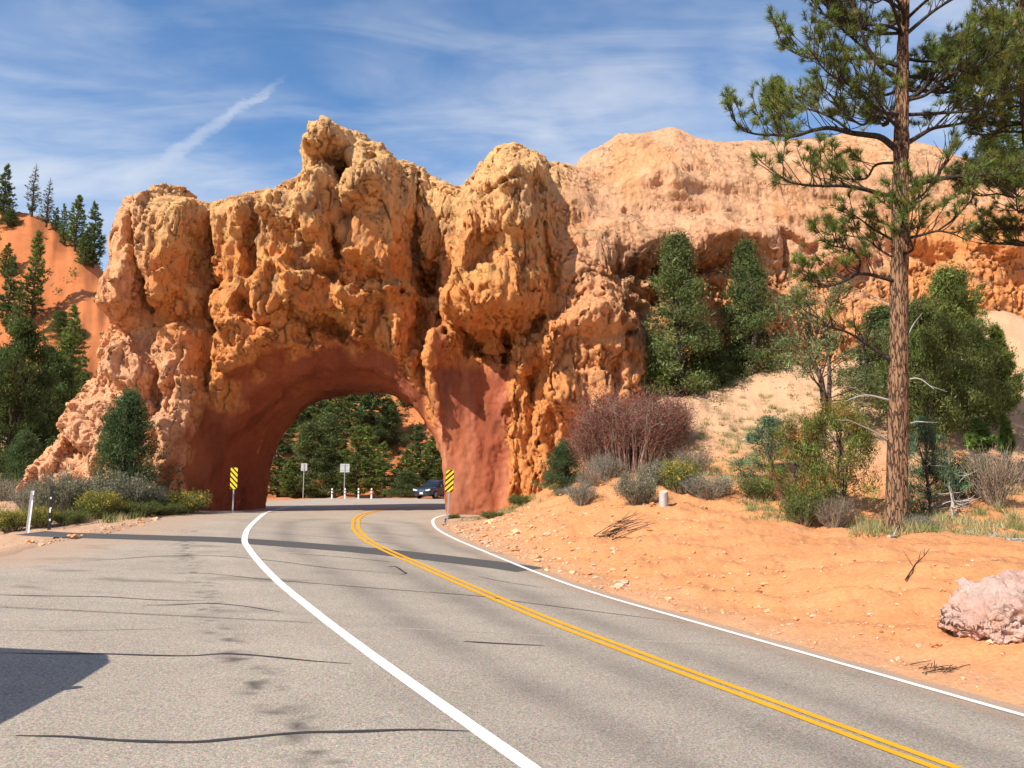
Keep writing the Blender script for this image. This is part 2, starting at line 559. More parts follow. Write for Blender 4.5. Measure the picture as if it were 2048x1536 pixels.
extra = np.array([(-25, 5, 0), (-25, 15, 0), (-40, 25, 0), (-16, -15, 0), (15, -15, 0.6), (-60, -60, 0), (60, -60, 2), (-70, 20, 4), (60, 15, 4), (70, 50, 15), (-90, 100, 40), (-62, 135, 18), (-48, 112, 14),
                  (0, 170, 26), (60, 150, 26), (-150, 0, 10), (150, 0, 15), (0, 300, 26), (-200, 250, 25), (200, 250, 25), (0, -200, 0)], float)
extra[:, 2] += road_z(extra[:, 0], extra[:, 1])
# along the road edges the terrain meets the asphalt
ys = np.concatenate([np.arange(2, 34, 2.0), [38, 44, 52, 60, 68]])
e1 = np.column_stack([road_right_edge(ys), ys]); e2 = np.column_stack([np.maximum(road_left_edge(ys), -45), ys])
e3 = np.column_stack([np.linspace(-40, 30, 10), np.full(10, 76.0)])
ee = np.vstack([e1, e2, e3]); ee = np.column_stack([ee, road_z(ee[:, 0], ee[:, 1]) - 0.02])
CTRL = np.vstack([CPW, extra, ee])
def tps_kernel(r2):
    return np.where(r2 > 1e-9, r2 * np.log(r2 + 1e-9), 0)
_Pc = CTRL[:, :2]; _Zc = CTRL[:, 2] - road_z(CTRL[:, 0], CTRL[:, 1])
_K = tps_kernel(((_Pc[:, None] - _Pc[None]) ** 2).sum(-1)) + np.eye(len(_Pc)) * 4.0
_A = np.column_stack([np.ones(len(_Pc)), _Pc])
_S = np.block([[_K, _A], [_A.T, np.zeros((3, 3))]])
_W = np.linalg.solve(_S, np.concatenate([_Zc, np.zeros(3)]))


def terrain_z(X, Y, detail=True):
    X = np.asarray(X, float); Y = np.asarray(Y, float)
    sh = np.broadcast(X, Y).shape
    x = (X + np.zeros(sh)).ravel(); y = (Y + np.zeros(sh)).ravel()
    out = np.empty(len(x))
    for i in range(0, len(x), 20000):
        xs, yss = x[i:i + 20000], y[i:i + 20000]
        r2 = (xs[:, None] - _Pc[None, :, 0]) ** 2 + (yss[:, None] - _Pc[None, :, 1]) ** 2
        out[i:i + 20000] = tps_kernel(r2) @ _W[:-3] + _W[-3] + _W[-2] * xs + _W[-1] * yss
    R = np.hypot(x, y)
    lim = sst(170, 420, R)
    h = out * (1 - lim) + 6.0 * lim
    ed = edge_dist(x, y)
    k = 0.45 * sst(0.0, 1.7, ed) + 0.55 * sst(0.2, 4.6, ed)
    z = road_z(x, y) + h * k
    if detail:
        a = sst(0.05, 1.6, ed)
        nearn = sst(90, 40, R)
        bank = a * nearn * sst(-3, 3, x)
        z += a * 0.10 * fbm(x * 0.35, y * 0.35, 0 * x, 3, 5) * np.clip(R / 12, 1, 8)
        # water-cut grooves down the bank and its lumpy soil
        g = ridged((x * 0.62 + y * 0.78) * 0.75 + 0.25 * fbm(x * 0.5, y * 0.5, 0 * x, 2, 12), (x * 0.78 - y * 0.62) * 0.12, 0 * x, 3, 11) - 0.6
        z += bank * (0.20 * g + 0.16 * fbm(x * 1.1, y * 1.1, 0 * x, 4, 21) + 0.045 * fbm(x * 5.0, y * 5.0, 0 * x, 3, 33))
        far = np.maximum(sst(88, 115, y), sst(62, 85, y) * sst(-36, -44, x)) * sst(300, 200, R)
        z += far * (1.1 * ridged(x * 0.16 + 0.05 * y, y * 0.05, 0 * x, 4, 51) + 0.5 * fbm(x * 0.3, y * 0.3, 0 * x, 4, 52))
        z += a * nearn * 0.03 * fbm(x * 4, y * 4, 0 * x, 3, 41)
    z -= np.where(ed < 0.0, 0.05, 0.05 * (1 - sst(0.0, 0.35, ed)))
    return z.reshape(sh)


def ground(x, y):
    return float(terrain_z(np.array([x]), np.array([y]))[0])


def build_terrain():
    r = [0.5]
    while r[-1] < 5000:
        q = r[-1]
        r.append(q * (1.10 if q < 5 else 1.0085 if q < 34 else 1.011 if q < 60 else 1.02 if q < 180 else 1.25))
    r = np.array(r)
    th = np.concatenate([np.radians(np.arange(-180, -50, 3.0)), np.radians(np.linspace(-50, 46, 820)), np.radians(np.arange(48, 180, 3.0))])
    TH, RR = np.meshgrid(th, r)
    X = RR * np.sin(TH); Y = RR * np.cos(TH)
    Z = terrain_z(X, Y)
    nr, nt_ = X.shape
    V = np.column_stack([X.ravel(), Y.ravel(), Z.ravel()])
    i = np.arange(nr - 1)[:, None] * nt_; j = np.arange(nt_)[None]; j2 = (j + 1) % nt_
    F = np.stack([i + j, i + j2, i + nt_ + j2, i + nt_ + j], -1).reshape(-1, 4)[:, ::-1]
    x, y, z = V.T
    # what the ground is made of, place by place
    orange = np.array([0.585, 0.256, 0.106]); pale = np.array([0.56, 0.34, 0.205]); red = np.array([0.50, 0.165, 0.060]); tan = np.array([0.46, 0.32, 0.22])
    n1 = fbm(x * 0.2, y * 0.2, 0 * x, 4, 3); n2 = fbm(x * 1.2, y * 1.2, 0 * x, 4, 8)
    h = z - road_z(x, y)
    wpale = sst(1.6, 4.5, h + n1 * 1.2) * sst(75, 55, y) * 0.9 + 0.22 * sst(0.0, 0.6, n2) * sst(70, 50, y)
    wpale = np.clip(wpale + 0.45 * sst(1.4, 0.2, edge_dist(x, y) + 0.5 * n2) * (edge_dist(x, y) > -3), 0, 1)
    col = orange * (1 - wpale[:, None]) + pale * wpale[:, None]
    wl = (sst(2, -4, x) * sst(70, 60, y) * 0.75)[:, None]
    col = col * (1 - wl) + tan * wl
    wf = sst(60, 80, y)[:, None]
    rv = np.clip(1 + 0.45 * fbm(x * 0.12, y * 0.12, z * 0.3, 4, 15), 0.6, 1.5)[:, None]
    col = col * (1 - wf) + red * rv * wf
    me = mesh_np('ground', V, [F], M['soil'], {'soilcol': col})
    tag(obj('ground', me), kind='structure')


def soil_mat():
    m, n, b = new_mat('orange_soil', 0.95, 0.1)
    co = n.new('ShaderNodeTexCoord').outputs['Object']
    c = n.attr('soilcol')
    a = n.noise(co, 0.9, 6, 0.65); e = n.noise(co, 14, 8, 0.72); s = n.vor(co, 9.0)
    k = n.math('ADD', n.math('MULTIPLY', a, 0.5), n.math('MULTIPLY', e, 0.9))
    k = n.math('ADD', k, 0.30)
    c = n.mix(1.0, c, k, 'MULTIPLY')
    # pale chips of stone strewn in the soil
    s2 = n.vor(co, 22.0)
    chip = n.math('MULTIPLY', n.smooth(s2.outputs['Distance'], 0.26, 0.16), n.smooth(n.noise(co, 2.2, 3), 0.48, 0.62))
    c = n.mix(n.math('MULTIPLY', chip, 0.55), c, (0.66, 0.47, 0.34))
    n.link(c, b.inputs['Base Color'])
    bp = n.new('ShaderNodeBump'); bp.inputs['Strength'].default_value = 0.9; bp.inputs['Distance'].default_value = 0.06
    hgt = n.math('ADD', n.math('ADD', n.noise(co, 4, 8, 0.7), n.math('MULTIPLY', e, 0.5)), n.math('MULTIPLY', chip, 0.12))
    n.link(hgt, bp.inputs['Height']); n.link(bp.outputs[0], b.inputs['Normal'])
    return m
M['soil'] = soil_mat()
build_terrain()


def seg_dist(P, A):
    """distance of points P (n,2) to polyline A (k,2)"""
    d = np.full(len(P), 1e9)
    for i in range(len(A) - 1):
        a, b = A[i], A[i + 1]; ab = b - a
        t = np.clip(((P - a) @ ab) / (ab @ ab + 1e-12), 0, 1)
        d = np.minimum(d, np.linalg.norm(P - a - t[:, None] * ab, axis=1))
    return d


def build_road():
    ys_ = [-14.0]
    while ys_[-1] < 77:
        q = ys_[-1]
        ys_.append(q + (0.6 if q < 4 else 0.10 if q < 16 else 0.16 if q < 34 else 0.5))
    ys_ = np.array(ys_); nu = 300
    xl = np.maximum(road_left_edge(np.clip(ys_, 0, 79)), -44); xr = np.minimum(road_right_edge(np.clip(ys_, 0, 79)), 60)
    xl = xl + 0.28 * fbm(ys_ * 0.8, 0 * ys_, 0 * ys_, 4, 2); xr = xr + 0.20 * fbm(ys_ * 1.1, 0 * ys_ + 5, 0 * ys_, 4, 4)
    t = np.linspace(0, 1, nu)
    # finer towards the right edge near the camera
    X = xl[:, None] + (xr - xl)[:, None] * (1 - (1 - t[None]) ** 1.5)
    Y = np.repeat(ys_[:, None], nu, 1)
    Y = np.minimum(Y, 75.5 - 0.02 * (X + 8) + 0.15 * fbm(X * 0.7, 0 * X, 0 * X, 3, 6))
    Z = road_z(X, Y)
    V = np.column_stack([X.ravel(), Y.ravel(), Z.ravel()])
    i = np.arange(len(ys_) - 1)[:, None] * nu; j = np.arange(nu - 1)[None]
    F = np.stack([i + j, i + j + 1, i + nu + j + 1, i + nu + j], -1).reshape(-1, 4)
    x, y, z = V.T
    ed = edge_dist(x, y)
    nz = fbm(x * 1.3, y * 1.3, 0 * x, 4, 9)
    dust = sst(-1.0, 0.1, ed + 0.5 * nz) * 0.9
    dust = np.maximum(dust, 0.75 * sst(2.6, 0.2, seg_dist(V[:, :2], LE[2:, :2]) + 1.0 * nz) * (y < 34))
    # red dust washed out of the tunnel
    tun = hit(np.array([650.0]), np.array([1022.0]))[0]
    dust = np.maximum(dust, 0.5 * np.exp(-(((x - tun[0]) / 3.5) ** 2 + ((y - tun[1]) / 4.0) ** 2)) * sst(-0.35, 0.4, nz))
    # oil dripped where cars stop in the pull-out, worn darker wheel tracks in the lanes
    oilp = polyhit([(375, 1060), (372, 1090), (385, 1130), (405, 1180), (415, 1220), (435, 1260), (470, 1310), (510, 1365), (580, 1440), (650, 1530)])
    sd = seg_dist(V[:, :2], oilp[:, :2])
    oil = np.exp(-(sd / 0.26) ** 2) * sst(-0.12, 0.3, fbm(x * 1.6, y * 2.4, 0 * x, 4, 77, 0.7)) * sst(-0.35, 0.25, fbm(x * 5, y * 7, 0 * x, 2, 78))
    oil = np.maximum(oil, 0.55 * sst(0.12, 0.5, fbm(x * 0.55, y * 1.3, 0 * x, 4, 55)) * sst(-3.0, -5.0, x) * sst(10, 14, y) * sst(26, 20, y))
    mid = resample(MID_LINE[:10, :2], 0.5); lef = resample(LEFT_LINE[:10, :2], 0.5); rig = resample(RIGHT_LINE[:10, :2], 0.5)
    dm = seg_dist(V[:, :2], mid); dl = seg_dist(V[:, :2], lef); dr = seg_dist(V[:, :2], rig)
    track = np.zeros(len(x))
    for q in (0.75, 2.35):
        track = np.maximum(track, np.exp(-((dm - q) / 0.35) ** 2) * ((dl + dm < 5.2) | (dr + dm < 4.2)))
    lane = sst(0.2, -0.2, dl + dm - 4.6 - 0.0 * y) + sst(0.2, -0.2, dr + dm - 3.4)
    me = mesh_np('road', V, [F], M['asphalt'], {'dust': dust, 'oil': oil, 'track': track, 'lane': np.clip(lane, 0, 1)})
    tag(obj('road', me), kind='structure')


def asphalt_mat():
    m, n, b = new_mat('asphalt_chip_seal', 0.88, 0.25)
    co = n.new('ShaderNodeTexCoord').outputs['Object']
    g = n.vor(co, 80.0); g2 = n.smooth(n.noise(co, 34, 8, 0.85), 0.22, 0.78)
    big = n.noise(n.scalev(co, (0.5, 1.0, 1)), 0.9, 6, 0.6)
    sp = n.math('ADD', n.math('MULTIPLY', g2, 1.5), n.math('MULTIPLY', big, 0.5)); sp = n.math('SUBTRACT', sp, 0.02)
    c = n.mix(1.0, (0.42, 0.325, 0.225), sp, 'MULTIPLY')
    cg = n.new('ShaderNodeHueSaturation'); n.link(n.mix(0.30, c, g.outputs['Color'], 'OVERLAY'), cg.inputs['Color']); cg.inputs['Saturation'].default_value = 0.75
    c = cg.outputs[0]
    dark = n.math('ADD', n.math('MULTIPLY', n.math('MULTIPLY', n.attr('track', 'Fac'), n.noise(co, 0.8, 4, 0.6)), 0.55), n.math('MULTIPLY', n.attr('lane', 'Fac'), 0.08))
    c = n.mix(dark, c, (0.07, 0.065, 0.06))
    c = n.mix(n.math('MULTIPLY', n.attr('oil', 'Fac'), n.math('ADD', n.math('MULTIPLY', g2, 0.9), 0.35), clamp=True), c, (0.05, 0.047, 0.045))
    c = n.mix(n.math('MULTIPLY', n.attr('dust', 'Fac'), n.math('ADD', n.math('MULTIPLY', g2, 0.8), 0.35), clamp=True), c, (0.52, 0.32, 0.20))
    n.link(c, b.inputs['Base Color'])
    bp = n.new('ShaderNodeBump'); bp.inputs['Strength'].default_value = 0.55; bp.inputs['Distance'].default_value = 0.012
    n.link(n.math('ADD', g2, n.math('MULTIPLY', g.outputs['Distance'], -0.6)), bp.inputs['Height']); n.link(bp.outputs[0], b.inputs['Normal'])
    return m
M['asphalt'] = asphalt_mat()
build_road()


def ribbon(name, P, width, dz, mat, step=0.12, off=0.0, wn=0.0, seed=0, kind='structure', taper=False):
    Q = resample(np.asarray(P)[:, :2], step)
    T = np.gradient(Q, axis=0); T /= np.linalg.norm(T, axis=1)[:, None] + 1e-9
    Nn = np.column_stack([-T[:, 1], T[:, 0]])
    s = np.arange(len(Q)) * step
    Q = Q + Nn * off
    w = width * (1 + wn * fbm(s * 1.5, 0 * s + seed, 0 * s, 3, seed))
    if taper:
        w = w * np.clip(np.minimum(s, s[-1] - s) / (s[-1] * 0.25) + 0.25, 0, 1)
    cols = []
    for k in (-0.5, -0.17, 0.17, 0.5):
        q = Q + Nn * (w * k)[:, None]
        cols.append(np.column_stack([q, road_z(q[:, 0], q[:, 1]) + dz]))
    V = np.stack(cols, 1).reshape(-1, 3)
    i = np.arange(len(Q) - 1)[:, None] * 4; j = np.arange(3)[None]
    F = np.stack([i + j, i + 4 + j, i + 5 + j, i + 1 + j], -1).reshape(-1, 4)[:, ::-1]
    return tag(obj(name, mesh_np(name, V, [F], mat)), kind=kind)


def paint_mat(name, col, wear):
    m, n, b = new_mat(name, 0.7, 0.3)
    co = n.new('ShaderNodeTexCoord').outputs['Object']
    f = n.smooth(n.math('ADD', n.noise(co, 40, 6, 0.8), n.math('MULTIPLY', n.noise(co, 2.5, 3), 0.35)), wear, wear + 0.2)
    k = n.math('ADD', n.math('MULTIPLY', n.noise(co, 3, 5), 0.35), 0.80)
    n.link(n.mix(f, n.mix(1.0, (*col, 1), k, 'MULTIPLY'), (0.17, 0.15, 0.13)), b.inputs['Base Color'])
    return m
M['white_paint'] = paint_mat('white_road_paint', (0.82, 0.80, 0.75), 0.80)
M['yellow_paint'] = paint_mat('yellow_road_paint', (0.80, 0.36, 0.012), 0.78)
M['tar'] = simple_mat('crack_sealant', (0.045, 0.043, 0.042), 0.55, var=0.3, scale=30)
M['patch'] = simple_mat('fresh_asphalt_patch', (0.085, 0.080, 0.075), 0.85, var=0.35, scale=35, bump=0.5)

patch = polyhit([(60, 1066), (130, 1070), (330, 1076), (470, 1081), (700, 1098), (850, 1113), (1000, 1131), (1062, 1140)])
ribbon('asphalt_patch', patch, 1.25, 0.004, M['patch'], 0.15, 0.0, 0.06, 3)
cracks = [
    ([(0, 1306), (100, 1308), (200, 1308), (300, 1311), (380, 1312), (450, 1308), (520, 1312), (620, 1322), (702, 1328)], 0.050),
    ([(30, 1472), (130, 1474), (250, 1482), (380, 1485), (470, 1478), (600, 1466), (700, 1464), (830, 1460), (940, 1463)], 0.060),
    ([(-20, 1190), (80, 1192), (210, 1194), (290, 1199), (350, 1201), (410, 1201)], 0.035),
    ([(285, 1211), (350, 1210), (420, 1207), (490, 1213), (540, 1221), (566, 1225)], 0.035),
    ([(320, 1146), (420, 1148), (530, 1159), (640, 1168), (780, 1179), (950, 1192), (1040, 1204), (1180, 1222), (1390, 1248)], 0.030),
    ([(120, 1126), (240, 1118), (330, 1112), (430, 1112), (530, 1120), (640, 1134), (700, 1140), (800, 1148)], 0.032),
    ([(775, 1134), (790, 1133), (806, 1143), (812, 1147), (800, 1149)], 0.06),
    ([(925, 1283), (990, 1287), (1090, 1292)], 0.055),
    ([(450, 1062), (560, 1068), (700, 1078), (850, 1094)], 0.03),
    ([(520, 1050), (640, 1056), (760, 1066), (870, 1080)], 0.025),
    ([(560, 1106), (680, 1114), (800, 1126)], 0.03),
    ([(940, 1100), (990, 1106), (1060, 1114)], 0.025),
    ([(955, 1153), (1010, 1164), (1100, 1178)], 0.025),
    ([(0, 1262), (150, 1262), (330, 1258)], 0.012),
]
for k, (pts, w) in enumerate(cracks):
    ribbon('crack_sealing', polyhit(pts), w, 0.006, M['tar'], 0.06, 0.0, 0.5, 40 + k, taper=True)
ribbon('white_edge_line', LEFT_LINE, 0.17, 0.010, M['white_paint'], 0.1, 0, 0.05, 1)
ribbon('white_edge_line', RIGHT_LINE, 0.12, 0.010, M['white_paint'], 0.1, 0, 0.06, 2)
ribbon('yellow_centre_line', MID_LINE, 0.115, 0.010, M['yellow_paint'], 0.1, 0.10, 0.06, 3)
ribbon('yellow_centre_line', MID_LINE, 0.115, 0.010, M['yellow_paint'], 0.1, -0.10, 0.06, 4)


# ------------------------------------------------------------------ the rock arch
def interp(u, pts):
    a = np.array(pts, float)
    return np.interp(u, a[:, 0], a[:, 1])


Y0P = [(-60, 43), (30, 40.0), (150, 38.0), (300, 36.6), (420, 36.3), (560, 36.4), (840, 36.4), (890, 35.9), (1020, 35.9), (1100, 36.6), (1250, 37.5), (1450, 38.8), (1700, 40.5), (2050, 42.5), (2500, 44)]
RFP = [(-60, 2.0), (150, 2.2), (300, 2.4), (420, 3.0), (700, 3.0), (900, 3.2), (1020, 4.0), (1150, 5.0), (1300, 6.5), (2500, 7.5)]
SIL = [(-40, 1090), (6, 1060), (30, 1010), (50, 940), (84, 872), (112, 812), (142, 752), (166, 700), (188, 640), (196, 580), (200, 520), (204, 470), (224, 422), (234, 388), (262, 381), (285, 393), (300, 386), (320, 366), (340, 356), (365, 368), (384, 402),
       (440, 397), (500, 382), (560, 366), (590, 350), (600, 312), (608, 268), (628, 253), (660, 258), (688, 245), (722, 258), (752, 282), (782, 307), (830, 318), (862, 330), (890, 350), (915, 367), (935, 345), (956, 310), (985, 286), (1020, 277),
       (1055, 285), (1085, 302), (1120, 310), (1150, 312), (1175, 284), (1200, 269), (1235, 245), (1270, 247), (1330, 240), (1365, 246), (1390, 260), (1450, 269), (1530, 263), (1560, 266), (1650, 256), (1700, 242), (1760, 254), (1830, 262),
       (1900, 292), (1980, 315), (2060, 338), (2200, 360), (2600, 410)]
# bulges (+) and hollows (-): x, y, half width, half height in photograph pixels, metres, lean, edge (1 crisp, 2 soft)
FEAT = [
    (258, 505, 44, 155, 1.30, 0.05, 1), (345, 455, 50, 120, 1.50, 0.0, 1), (301, 500, 9, 120, -1.40, 0.05, 1), (413, 520, 26, 125, -2.60, 0.10, 1), (405, 640, 16, 70, -0.80, 0.1, 2),
    (262, 590, 42, 50, 0.50, 0, 1), (330, 585, 50, 22, 0.70, 0, 1), (365, 600, 36, 40, 0.50, 0, 1), (265, 625, 30, 14, -0.80, 0.3, 2),
    (466, 530, 46, 150, 0.70, 0, 1), (508, 480, 10, 75, -1.00, 0, 1), (505, 610, 22, 40, -1.00, -0.2, 1), (545, 420, 60, 45, 0.90, 0, 1), (560, 500, 45, 60, 0.70, 0, 1),
    (650, 288, 46, 42, 1.50, 0, 1), (688, 345, 20, 52, -1.60, 0.35, 1), (740, 350, 44, 100, 1.20, 0.05, 1), (640, 385, 48, 75, 1.00, 0, 1), (735, 330, 12, 16, -0.80, 0, 1), (735, 372, 9, 14, -0.80, 0, 1),
    (715, 470, 98, 95, 1.60, 0.1, 1), (640, 470, 48, 34, 1.00, 0, 1), (640, 500, 20, 22, -0.90, 0.2, 1), (692, 512, 10, 38, -1.30, 0.1, 1), (700, 560, 70, 20, -1.00, 0.2, 2), (610, 545, 40, 50, 0.70, 0, 1),
    (868, 450, 50, 170, -1.60, 0.08, 2), (826, 430, 12, 150, -1.50, 0.06, 1), (852, 560, 36, 34, -2.00, 0.2, 1), (835, 640, 30, 60, -1.20, 0, 1), (900, 600, 18, 60, 0.60, 0, 2),
    (560, 600, 58, 56, 1.10, 0, 1), (655, 600, 70, 45, 0.90, 0, 1), (752, 580, 72, 44, 1.30, 0.1, 1), (665, 655, 42, 38, -1.30, 0.1, 1), (620, 695, 45, 22, -0.80, -0.2, 1), (722, 650, 38, 52, 0.90, 0, 1), (795, 655, 28, 66, 0.80, 0, 1), (590, 690, 60, 40, 0.70, 0, 1), (480, 700, 50, 60, 0.80, 0, 1), (545, 720, 30, 40, 0.50, 0, 1),
    (1000, 500, 92, 180, 1.20, 0, 1), (940, 610, 58, 46, 1.40, 0, 1), (958, 694, 46, 34, -2.30, 0.45, 1), (1062, 655, 24, 24, -0.80, 0, 1), (1092, 530, 14, 60, -0.80, 0.05, 1), (925, 515, 26, 70, 0.90, 0, 1), (1010, 590, 36, 60, 0.70, 0, 1), (975, 520, 16, 40, -0.50, 0, 1),
    (1020, 350, 78, 66, 0.90, 0, 1), (1010, 400, 60, 10, -0.80, 0, 2), (1010, 450, 70, 50, 0.70, 0, 1), (1070, 780, 12, 46, -0.90, 0, 1), (1060, 720, 34, 40, 0.80, 0, 1), (1030, 850, 10, 30, -0.60, 0, 1),
    (1180, 592, 110, 150, 1.50, 0, 2), (1180, 732, 110, 120, 1.50, 0, 1), (1300, 537, 100, 16, -0.96, 0.05, 1), (1450, 532, 90, 20, -1.20, -0.1, 1), (1290, 592, 60, 16, -0.60, 0.1, 1), (1270, 632, 40, 10, -0.48, 0.2, 1), (1400, 602, 60, 14, -0.54, 0, 1), (1215, 627, 40, 8, -0.42, 0.1, 1), (1240, 692, 14, 50, -0.48, 0.1, 1), (1225, 762, 16, 30, -0.48, 0.2, 1),
    (1330, 472, 160, 40, 0.90, 0, 2), (1500, 462, 120, 36, 0.90, 0, 2), (1257, 412, 10, 8, -0.48, 0, 1), (1440, 484, 16, 6, -0.54, 0, 1), (1610, 472, 46, 16, -0.72, -0.1, 1), (1700, 492, 60, 40, 0.90, 0, 2), (1340, 322, 70, 30, 0.60, 0, 2), (1880, 492, 100, 26, -0.72, 0, 2), (2000, 482, 60, 30, 1.00, 0, 2), (1590, 502, 8, 24, -0.60, 0.1, 1),
    (95, 935, 30, 60, 0.90, 0, 1), (112, 985, 7, 50, -1.00, 0, 1), (200, 860, 50, 60, 0.60, 0, 1), (290, 745, 26, 55, 1.00, 0, 1), (330, 770, 14, 80, -0.90, 0, 1), (365, 720, 34, 60, 0.90, 0, 1), (395, 830, 26, 60, 0.90, 0, 1), (360, 900, 30, 70, 0.80, 0, 1), (330, 900, 12, 100, -0.80, 0, 1), (410, 740, 12, 60, -0.80, 0, 1),
    (178, 930, 14, 16, -0.90, 0, 1), (230, 700, 40, 60, 0.60, 0.3, 1), (160, 780, 30, 50, 0.50, 0.3, 1), (140, 850, 24, 40, 0.50, 0.3, 1),
    (880, 700, 26, 50, 0.90, 0.1, 1), (905, 790, 30, 90, 0.50, 0, 2), (848, 720, 16, 30, -0.70, 0, 1),
]
TX, TZ0, TW, TH_ = -8.15, 1.4, 5.15, 6.25     # the tunnel: centre line, floor, half width, height


def tunnel_r(X, Y, Z):
    """metres outside (+) or inside (-) the bore, which flares towards the camera at its left and crown"""
    ax = np.abs(X - TX) / TW; az = np.clip(Z - TZ0, -9, None) / TH_
    az = np.where(az < 0, 0, az)
    r = (ax ** 2.3 + az ** 2.3) ** (1 / 2.3)
    d = (r - 1) * 5.2
    fl = 0.85 * np.exp(-np.clip(Y - 36.0, 0, None) / 1.6) * sst(-4.2, -6.2, X)
    return d - fl


def cells(x, y, z, seed=0):
    """nearest-cell noise: a random level for each cell, and how far inside its cell a point lies"""
    xi = np.floor(x); yi = np.floor(y); zi = np.floor(z)
    b1 = np.full(x.shape, 9.0, np.float32); b2 = b1.copy(); val = np.zeros(x.shape, np.float32)
    for dx in (-1, 0, 1):
        for dy in (-1, 0, 1):
            for dz in (-1, 0, 1):
                cx = xi + dx; cy = yi + dy; cz = zi + dz
                h = _h(cx.astype(np.int64), cy.astype(np.int64), cz.astype(np.int64), seed)
                a = (h & np.uint32(1023)).astype(np.float32) / 1023
                b = ((h >> np.uint32(10)) & np.uint32(1023)).astype(np.float32) / 1023
                c = ((h >> np.uint32(20)) & np.uint32(1023)).astype(np.float32) / 1023
                d = (cx + a - x) ** 2 + (cy + b - y) ** 2 + (cz + c - z) ** 2
                near = d < b1
                b2 = np.where(near, b1, np.minimum(b2, d)); val = np.where(near, (h % np.uint32(997)).astype(np.float32) / 997, val); b1 = np.where(near, d, b1)
    return val - 0.5, np.sqrt(b2) - np.sqrt(b1)


def rock_front():
    hx = 0.16; x = np.arange(-26, 42, hx); z = np.arange(0.2, 24.4, hx)
    X, Z = np.meshgrid(x, z, indexing='ij')
    U = 1024 + FPX * X / 38.0
    for _ in range(6):
        Yn = interp(U, Y0P); U, Vv = proj(X, Yn, Z)
    Y0 = interp(U, Y0P); Rf = interp(U, RFP)
    # outline, at the depth of the ridge line
    s = np.array(SIL, float); sw = at(s[:, 0], s[:, 1], interp(s[:, 0], Y0P) + interp(s[:, 0], RFP) * 0.9 * sst(60, 420, s[:, 0]) - 1.6 * sst(420, 60, s[:, 0]) + 1.5 * sst(1120, 1250, s[:, 0]))
    poly = sw[:, [0, 2]]
    Xw = X + 0.35 * fbm(X * 0.5, Z * 0.5, 0 * X, 3, 90); Zw = Z + 0.35 * fbm(X * 0.5, Z * 0.5, 0 * X + 7, 3, 91)
    P = np.column_stack([X.ravel(), Z.ravel()])
    dist = seg_dist(P, poly).reshape(X.shape)
    top = np.interp(X, poly[:, 0], poly[:, 1])
    sd = np.where(Z < top, dist, -dist)
    t = np.clip(sd / Rf, 0, 1); q = np.sqrt(1 - (1 - t) ** 2)
    F = Y0 + Rf * (1 - q)
    # batter: the fin leans back a little, the skirt of the left buttress runs out
    F += np.where(U < 1100, 0.07, 0.10) * np.clip(Z - 2, 0, None)
    F -= sst(640, 1000, Vv) * sst(430, 330, U) * 1.2
    back = np.where(U < 1100, 0.07, 0.10) * np.clip(Z - 2, 0, None) * 0 + sst(1120, 1250, U) * 1.0
    F += sst(560, 300, Vv) * back
    # bedding: the strata step in and out
    uu = U + 34 * fbm(X * 0.42, Z * 0.24, 0 * X, 5, 61, 0.55); vv = Vv + 46 * fbm(X * 0.42, Z * 0.3, 0 * X + 3, 5, 62, 0.55)
    O = np.zeros_like(X)
    wob = fbm(X * 1.1, Z * 0.8, 0 * X + 2, 4, 63, 0.65)
    for (fu, fv, ru, rv, amp, lean, edge) in FEAT:
        du = (uu - fu - lean * (vv - fv)) / ru; dv = (vv - fv) / rv
        r2 = np.abs(du) ** 2.4 + np.abs(dv) ** 2.4
        rr = r2 ** (1 / 2.4)
        if amp < 0 and edge == 1: rr = rr * (1 + 0.9 * wob)
        prof = sst(1.12, 0.30 if amp < 0 else 0.74, rr) if edge == 1 else np.exp(-1.6 * r2)
        O -= (1.4 if amp > 0 else 1.2) * amp * prof
    lin = sst(1.0, -0.2, tunnel_r(X, 0 * X + 36.5, Z))
    right_panel = sst(872, 890, uu) * sst(1030, 1005, uu) * sst(690, 740, vv)
    lin = np.maximum(lin, right_panel)
    flute = ridged(X * 0.55, Z * 0.10, 0 * X, 3, 70) * 0.35 + ridged(X * 1.3, Z * 0.3, 0 * X, 3, 71) * 0.22 + fbm(X * 0.5, Z * 0.14, 0 * X, 3, 72) * 1.0
    strata = ridged(X * 0.10, Z * 0.75, 0 * X, 3, 74) * 0.24
    gw = sst(1080, 1180, U)
    O -= (flute * (1 - gw * 0.7) + strata * (0.35 + gw * 0.75)) * (1 - lin)
    F = F + O * np.clip(q * 1.15 - 0.1, 0.12, 1) * (1 - 0.75 * lin)
    B = Y0 + Rf + back + 1.4 * sst(1050, 1200, U) + np.where(U > 1100, 9, 4.6) * q + 0.6 * fbm(X * 0.3, Z * 0.3, 0 * X + 9, 3, 75)
    B = np.where(sd < 0, F - 1, B)
    return x, z, F, B, sd


